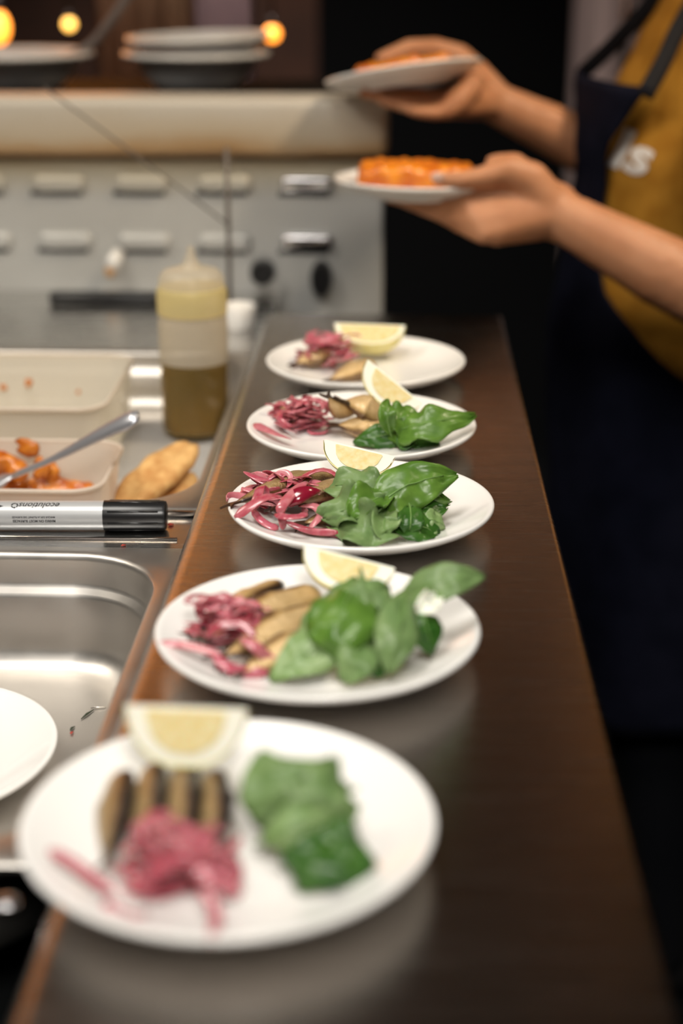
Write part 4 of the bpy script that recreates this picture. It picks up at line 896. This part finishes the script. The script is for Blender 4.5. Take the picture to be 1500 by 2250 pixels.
# steel handle hooked over the front rim of the near pan
hk = empty('serving_spoon', (0, 0, 0), 'steel spoon handle crossing the front rim of the near pan', 'spoon')
b = bmn(); tube(b, catmull([(-0.2298, 0.6312, 0.8800), (-0.2071, 0.6538, 0.8780), (-0.1963, 0.6649, 0.8760), (-0.1873, 0.6702, 0.8740)], 5), [0.004] * 8 + [0.005, 0.0058, 0.0066, 0.0074, 0.0078, 0.0078, 0.007, 0.004], 14, 0.6, (0, 0, 1)); obj('handle', b, M['polished'], hk)
p_ = V((-0.2298, 0.6312, 0.8800))
b = bmn(); tube(b, [p_ + V((0.004, 0, 0)), p_ + V((-0.01, -0.002, 0)), p_ + V((-0.03, -0.006, -0.002)), p_ + V((-0.05, -0.01, -0.002)), p_ + V((-0.062, -0.012, 0))], [0.004, 0.012, 0.020, 0.018, 0.006], 14, 0.3, (0, 0, 1)); obj('spoon_bowl', b, M['polished'], hk)

# ------------------------------------------------------------------ held plates with orange food
NPL = V((0.0222, 1.9060, 1.0611)); FPL = V((0.0011, 2.1221, 1.1675))
GH = 'white plates held by the person'
plate(NPL - V((0, 0, 0.0208)), 'white plate held level in the near hand', GH, (R(-1), R(0.5), 0))
frot = (R(-9), R(-8), 0)
fm = Euler(frot).to_matrix()
plate(FPL - fm @ V((0, 0, 0.0208)), 'white plate held tilted in the far hand', GH, frot)
def bake(mt, sx, sy, sz, seed, label):
    r_ = random.Random(seed); pts = []
    for i in range(9):
        for j in range(4):
            x = (i / 8 - 0.5) * sx; y = (j / 3 - 0.5) * sy; h = sz * r_.uniform(0.50, 0.72)
            pts.append((V((x, y, h)), sz * 0.42)); pts.append((V((x, y, sz * 0.36)), sz * 0.40))
    o = blob('orange_bake', pts, M['bake'], label, 'food', 0.0028, None, None, 0.0012)
    o['group'] = 'orange food on the held plates'; o.matrix_world = mt; return o
bake(Matrix.Translation(NPL + V((-0.004, 0.0, -0.0125))), 0.115, 0.045, 0.032, 1, 'lumpy orange food filling the plate in the near hand')
bake(Matrix.Translation(FPL + fm @ V((0.0, 0.0, -0.0125))) @ fm.to_4x4(), 0.105, 0.045, 0.028, 7, 'lumpy orange food on the tilted plate in the far hand')

# ------------------------------------------------------------------ the person
PX = V((0.385, 2.150, 0)); th = R(8)
FW = V((-math.cos(th), -math.sin(th), 0)); LF = V((math.sin(th), -math.cos(th), 0))   # facing, and the person's left
per = empty('person', (PX.x, PX.y, FZ), 'person in mustard shirt and navy apron holding two plates of orange food', 'person')
def pshift(bm):
    for v in bm.verts: v.co -= per.location
    return bm
SECT = [(0.45, 0.005, 0.175, 0.130), (0.60, 0.005, 0.172, 0.132), (0.72, 0.020, 0.166, 0.134), (0.82, 0.028, 0.160, 0.134), (0.95, 0.018, 0.152, 0.124), (1.06, 0.010, 0.158, 0.118),
        (1.14, -0.006, 0.166, 0.100), (1.20, -0.028, 0.172, 0.090), (1.25, -0.045, 0.168, 0.080), (1.29, -0.058, 0.140, 0.072), (1.32, -0.064, 0.095, 0.062), (1.345, -0.066, 0.064, 0.056)]
def sect(z):
    S = SECT
    if z <= S[0][0]: return S[0][1:]
    for a, b_ in zip(S, S[1:]):
        if z <= b_[0]:
            t = (z - a[0]) / (b_[0] - a[0]); t = t * t * (3 - 2 * t) * 0.4 + t * 0.6
            return tuple(a[i] + (b_[i] - a[i]) * t for i in (1, 2, 3))
    return S[-1][1:]
def tpt(z, al, off=0.0, fold=0.0):
    """point on the torso at height z and angle al from the front (towards the person's left)"""
    o_, hw, hd = sect(z); c, s = math.cos(al), math.sin(al)
    pw = 0.85; cc = math.copysign(abs(c) ** pw, c); ss = math.copysign(abs(s) ** pw, s)
    return V((PX.x, PX.y, z)) + FW * (o_ + (hd + off) * cc) + LF * ((hw + off) * ss) + (FW * c + LF * s) * fold
def capsule(b, p, q_, r0, r1):
    p, q_ = V(p), V(q_); d = q_ - p; n = max(2, int(d.length / (min(r0, r1) * 0.45)) + 1)
    for i in range(n + 1):
        t = i / n; bmesh.ops.create_icosphere(b, subdivisions=2, radius=r0 + (r1 - r0) * t, matrix=Matrix.Translation(p + d * t))
def chain(b, pts):
    for (p, r0), (q_, r1) in zip(pts, pts[1:]): capsule(b, p, q_, r0, r1)
def finish_remesh(b, name, vox, m, parent, smooth=6, sub=0):
    me = bpy.data.meshes.new(name); b.to_mesh(me); b.free(); o = bpy.data.objects.new(name, me); C.objects.link(o)
    md = o.modifiers.new('r', 'REMESH'); md.mode = 'VOXEL'; md.voxel_size = vox
    s = o.modifiers.new('s', 'SMOOTH'); s.iterations = smooth; s.factor = 0.5
    dg = bpy.context.evaluated_depsgraph_get(); dg.update()
    me2 = bpy.data.meshes.new_from_object(o.evaluated_get(dg)); bpy.data.objects.remove(o)
    return link(name, me2, parent, m)
SHL = V((PX.x, PX.y, 1.230)) + LF * 0.150 - FW * 0.05
SHR = V((PX.x, PX.y, 1.230)) - LF * 0.150 - FW * 0.05
b = bmn()
# trunk core, neck, head
capsule(b, V((PX.x, PX.y, 0.70)), V((PX.x, PX.y, 1.17)) - FW * 0.03, 0.085, 0.07)
nb = V((PX.x, PX.y, 1.28)) - FW * 0.068; hc = V((PX.x, PX.y, 1.50)) - FW * 0.0
chain(b, [(nb, 0.055), (nb + V((0, 0, 0.10)) + FW * 0.02, 0.052), (hc - V((0, 0, 0.02)) - FW * 0.02, 0.06)])
for dz, df, r_, in ((0.035, -0.012, 0.078), (0.0, 0.0, 0.076), (-0.04, 0.018, 0.062), (-0.075, 0.03, 0.045), (0.02, 0.012, 0.072)):
    bmesh.ops.create_icosphere(b, subdivisions=3, radius=r_, matrix=Matrix.Translation(hc + V((0, 0, dz)) + FW * df))
chain(b, [(hc + FW * 0.075 + V((0, 0, 0.012)), 0.010), (hc + FW * 0.098 + V((0, 0, -0.018)), 0.012)])
for s_ in (-1, 1):
    bmesh.ops.create_icosphere(b, subdivisions=2, radius=0.024, matrix=Matrix.Translation(hc + LF * 0.075 * s_ - FW * 0.005) @ Matrix.Rotation(math.atan2(LF.y, LF.x), 4, 'Z') @ Matrix.Diagonal((0.35, 0.7, 1.1, 1)))
capsule(b, SHL, SHR, 0.045, 0.045)
# ---- near (left) arm and hand
ELL = V((0.3708, 1.7846, 0.9382)); WRL = V((0.1806, 1.8404, 1.0316))
chain(b, [(SHL, 0.052), ((SHL + ELL) / 2, 0.047), (ELL, 0.043), (ELL + (WRL - ELL) * 0.35, 0.043), (ELL + (WRL - ELL) * 0.75, 0.034), (WRL, 0.029)])
capsule(b, WRL + V((0, 0.006, 0.010)), WRL + V((0, 0.006, -0.010)), 0.026, 0.026)
def hand(b, fingers, thumb, wrist, extra=()):
    for mcp, *rest in fingers:
        chain(b, [(wrist[0], wrist[1]), (mcp[0], mcp[1])])
        chain(b, [mcp] + rest)
    for (f0, *_), (f1, *_) in zip(fingers, fingers[1:]):
        capsule(b, f0[0], f1[0], f0[1], f1[1])
        capsule(b, (V(f0[0]) + V(wrist[0])) / 2, (V(f1[0]) + V(wrist[0])) / 2, f0[1] * 1.05, f1[1] * 1.05)
    chain(b, thumb)
    for e in extra: chain(b, e)
hand(b, [
    [((0.0789, 1.8438, 1.0515), 0.0125), ((0.0430, 1.8896, 1.0432), 0.0098), ((0.0134, 1.9244, 1.0366), 0.0086), ((-0.0071, 1.9502, 1.0336), 0.0075)],
    [((0.0812, 1.8280, 1.0398), 0.0130), ((0.0401, 1.8696, 1.0356), 0.0100), ((0.0079, 1.9063, 1.0345), 0.0088), ((-0.0159, 1.9280, 1.0348), 0.0076)],
    [((0.0864, 1.8177, 1.0259), 0.0130), ((0.0453, 1.8551, 1.0273), 0.0098), ((0.0172, 1.8895, 1.0312), 0.0085), ((-0.0003, 1.9173, 1.0333), 0.0074)],
    [((0.0955, 1.8126, 1.0111), 0.0125), ((0.0665, 1.8412, 1.0165), 0.0088), ((0.0456, 1.8657, 1.0245), 0.0076), ((0.0323, 1.8845, 1.0305), 0.0068)]],
    [(WRL + V((-0.010, 0, 0.010)), 0.026), ((0.1491, 1.8408, 1.0680), 0.024), ((0.1204, 1.8337, 1.0807), 0.0185), ((0.0931, 1.8239, 1.0742), 0.0135), ((0.0695, 1.8169, 1.0720), 0.0118), ((0.0420, 1.8162, 1.0730), 0.0082)],
    (WRL, 0.027),
    [[((0.1301, 1.8415, 1.0864), 0.015), ((0.1071, 1.8512, 1.0860), 0.012)], [((0.1585, 1.8356, 1.0207), 0.022), ((0.1105, 1.8188, 1.0117), 0.016)]])
# ---- far (right) arm and hand
WRR = V((0.1190, 2.1783, 1.1257)); ELR = V((0.3392, 2.2162, 1.0231))
chain(b, [(SHR, 0.052), ((SHR + ELR) / 2, 0.047), (ELR, 0.043), (ELR + (WRR - ELR) * 0.35, 0.041), (ELR + (WRR - ELR) * 0.75, 0.032), (WRR, 0.027)])
hand(b, [
    [((0.0610, 2.1395, 1.1333), 0.0125), ((0.0187, 2.1126, 1.1397), 0.0096), ((-0.0169, 2.1015, 1.1423), 0.0085), ((-0.0404, 2.0955, 1.1427), 0.0074)],
    [((0.0577, 2.1213, 1.1274), 0.0130), ((0.0128, 2.0934, 1.1317), 0.0100), ((-0.0226, 2.0885, 1.1394), 0.0086), ((-0.0501, 2.0836, 1.1432), 0.0075)],
    [((0.0603, 2.1024, 1.1223), 0.0130), ((0.0186, 2.0797, 1.1256), 0.0098), ((-0.0107, 2.0755, 1.1316), 0.0086), ((-0.0283, 2.0768, 1.1371), 0.0074)],
    [((0.0686, 2.0863, 1.1240), 0.0130), ((0.0420, 2.0679, 1.1200), 0.0092), ((0.0186, 2.0616, 1.1229), 0.0080), ((0.0028, 2.0630, 1.1283), 0.0070)]],
    [(WRR + V((0, 0, 0.008)), 0.025), ((0.1025, 2.2104, 1.1538), 0.022), ((0.0776, 2.2249, 1.1813), 0.0155), ((0.0432, 2.2172, 1.1930), 0.0128), ((0.0092, 2.1990, 1.1935), 0.0118), ((-0.0300, 2.1707, 1.1812), 0.0085)],
    (WRR, 0.026),
    [[((0.0893, 2.1085, 1.1506), 0.017), ((0.0712, 2.0849, 1.1344), 0.017), ((0.0595, 2.0757, 1.1250), 0.014)]])
finish_remesh(pshift(b), 'body', 0.0042, M['skin'], per, 5)
# thumb nail of the near hand
b = bmn(); bmesh.ops.create_icosphere(b, subdivisions=2, radius=1.0)
for v in b.verts: v.co = V((v.co.x * 0.0080, v.co.y * 0.0022, v.co.z * 0.0058)) + V((0.0412, 1.8090, 1.0766))
obj('thumb_nail', pshift(b), M['nail'], per)
# face
for s_ in (-1, 1):
    b = bmn(); bmesh.ops.create_icosphere(b, subdivisions=2, radius=0.011, matrix=Matrix.Translation(hc + FW * 0.067 + LF * 0.031 * s_ + V((0, 0, 0.012)))); obj('eye', pshift(b), M['eye'], per)
    b = bmn(); tube(b, [hc + FW * 0.076 + LF * 0.018 * s_ + V((0, 0, 0.034)), hc + FW * 0.070 + LF * 0.046 * s_ + V((0, 0, 0.034))], 0.004, 6); obj('eyebrow', pshift(b), M['hair'], per)
b = bmn(); tube(b, [hc + FW * 0.068 + LF * -0.024 + V((0, 0, -0.052)), hc + FW * 0.079 + V((0, 0, -0.051)), hc + FW * 0.068 + LF * 0.024 + V((0, 0, -0.052))], [0.003, 0.007, 0.003], 8); obj('mouth', pshift(b), M['lip'], per)
b = bmn()
for dz, df, r_ in ((0.055, -0.02, 0.084), (0.03, -0.035, 0.082), (0.0, -0.045, 0.074), (-0.03, -0.05, 0.058), (0.09, -0.06, 0.045)):
    bmesh.ops.create_icosphere(b, subdivisions=3, radius=r_, matrix=Matrix.Translation(hc + V((0, 0, dz)) + FW * df))
finish_remesh(pshift(b), 'hair', 0.008, M['hair'], per, 4)
# shirt: torso shell plus sleeves
b = bmn(); NA = 64; rings = []
zs = [0.62 + (1.338 - 0.62) * i / 54 for i in range(55)]
for z in zs:
    ring = []
    for k in range(NA):
        al = 2 * math.pi * k / NA
        f = 0.006 * noise.noise((al * 1.3, z * 9, 2.0)) + 0.004 * math.sin(z * 85 + al * 2.0 + 2 * noise.noise((al * 2, z * 6, 0))) * max(0, min(1, (0.98 - z) / 0.12))
        ring.append(tpt(z, al, 0.004, f))
    rings.append(ring)
loft(b, rings)
bvh_bm = b.copy(); bvh = BVHTree.FromBMesh(bvh_bm)
shirt = obj('shirt', pshift(b), M['shirt'], per)
for S_, E_ in ((SHL, ELL), (SHR, ELR)):
    b = bmn(); m_ = S_ + (E_ - S_) * 0.62; ax_ = (m_ - S_)
    pts = [S_ - ax_ * 0.12 + V((0, 0, 0.012)), S_, S_ + ax_ * 0.35, S_ + ax_ * 0.7, m_, m_ - ax_ * 0.02]
    tube(b, pts, [0.040, 0.064, 0.066, 0.066, 0.067, 0.060], 24); sl = obj('sleeve', pshift(b), M['shirt'], shirt, True, 50)
    sl.parent = shirt
# lettering on the shirt, pressed on to the cloth
me = font_mesh('ls', 0.078, 0.25, 0.0026); tb = bmesh.new(); tb.from_mesh(me); bmesh.ops.triangulate(tb, faces=tb.faces[:])
for _ in range(3): bmesh.ops.subdivide_edges(tb, edges=[e_ for e_ in tb.edges if e_.calc_length() > 0.006], cuts=1); bmesh.ops.triangulate(tb, faces=tb.faces[:])
tb.to_mesh(me); tb.free()
cpt = V((0.2888, 2.0160, 1.0751)); vs_ok = []
for v in me.vertices:
    u_ = Matrix.Rotation(R(-9), 3, 'Z') @ V((v.co.x, v.co.y, 0)); o_ = V((cpt.x + u_.x * 0.86, 1.5, cpt.z + u_.y * 0.86))
    h_ = bvh.ray_cast(o_, V((0, 1, 0)))[0]
    v.co = (h_ + V((-0.001, -0.003, 0)) if h_ else V((o_.x, 2.0, o_.z))) - per.location
link('shirt_lettering', me, shirt, M['white_print'], False)
bvh_bm.free()
# apron: bib and skirt following the torso
def apron_half(z):
    T = [(0.30, 112), (0.72, 112), (0.78, 92), (0.80, 84), (0.86, 58), (0.90, 38), (0.93, 30), (1.02, 22), (1.08, 23), (1.162, 42)]
    for (z0, a0), (z1, a1) in zip(T, T[1:]):
        if z <= z1: return R(a0 + (a1 - a0) * (z - z0) / (z1 - z0))
    return R(70)
b = bmn(); rows = []; NZ, NB = 46, 30
for i in range(NZ + 1):
    z = 0.30 + (1.162 - 0.30) * i / NZ; ah = apron_half(z); row = []
    for k in range(NB + 1):
        al = -ah + 2 * ah * k / NB
        f = 0.004 * math.sin(al * 7 + z * 3) * (1 if z < 0.8 else 0.4)
        flare = 0.03 * max(0, 0.8 - z) / 0.5
        row.append(b.verts.new(tpt(z, al, 0.013 + flare + 0.40 * max(0, z - 1.04), f)))
    rows.append(row)
for a, d in zip(rows, rows[1:]):
    for k in range(NB): b.faces.new((a[k], a[k + 1], d[k + 1], d[k]))
bmesh.ops.recalc_face_normals(b, faces=b.faces[:]); bmesh.ops.solidify(b, geom=b.faces[:], thickness=0.003)
ap = obj('apron', pshift(b), M['apron'], per)
for s_ in (1, -1):
    b = bmn(); pts = [tpt(1.152, R(41) * s_, 0.058), tpt(1.19, R(34) * s_, 0.036), tpt(1.22, R(28) * s_, 0.022), tpt(1.25, R(24) * s_, 0.014), tpt(1.29, R(26) * s_, 0.012), tpt(1.32, R(50) * s_, 0.012), tpt(1.340, R(110) * s_, 0.014), tpt(1.345, R(172) * s_, 0.014)]
    tube(b, catmull(pts, 5), 0.011, 8, 0.25, (0, -1, 0.2)); obj('apron_strap', pshift(b), M['strap'], ap)
# trousers and shoes
b = bmn()
for s_ in (-1, 1):
    hp_ = V((PX.x, PX.y, 0.60)) + LF * 0.085 * s_; kn_ = V((PX.x, PX.y, 0.24)) + LF * 0.095 * s_ + FW * 0.015; an_ = V((PX.x, PX.y, FZ + 0.08)) + LF * 0.10 * s_ - FW * 0.01
    chain(b, [(hp_ + V((0, 0, 0.05)), 0.092), (hp_, 0.090), (kn_, 0.066), (an_, 0.052)])
finish_remesh(pshift(b), 'trousers', 0.011, M['trouser'], per, 5)
for s_ in (-1, 1):
    b = bmn(); c_ = V((PX.x, PX.y, FZ)) + LF * 0.10 * s_; rings = []
    for i in range(12):
        u = i / 11; x = -0.075 + 0.27 * u; hw = 0.036 + 0.012 * math.sin(math.pi * u); hh = 0.085 - 0.05 * u if u > 0.25 else 0.085; e_ = min(1, u * 8 + 0.35, (1 - u) * 6 + 0.35)
        rings.append([c_ + FW * x + LF * (hw * e_ * math.cos(a)) + V((0, 0, max(0.0, hh * (0.45 + 0.55 * math.sin(a)) if math.sin(a) > -0.8 else 0))) for a in [2 * math.pi * k / 16 for k in range(16)]])
    loft(b, rings); obj('shoe', pshift(b), M['black'], per)
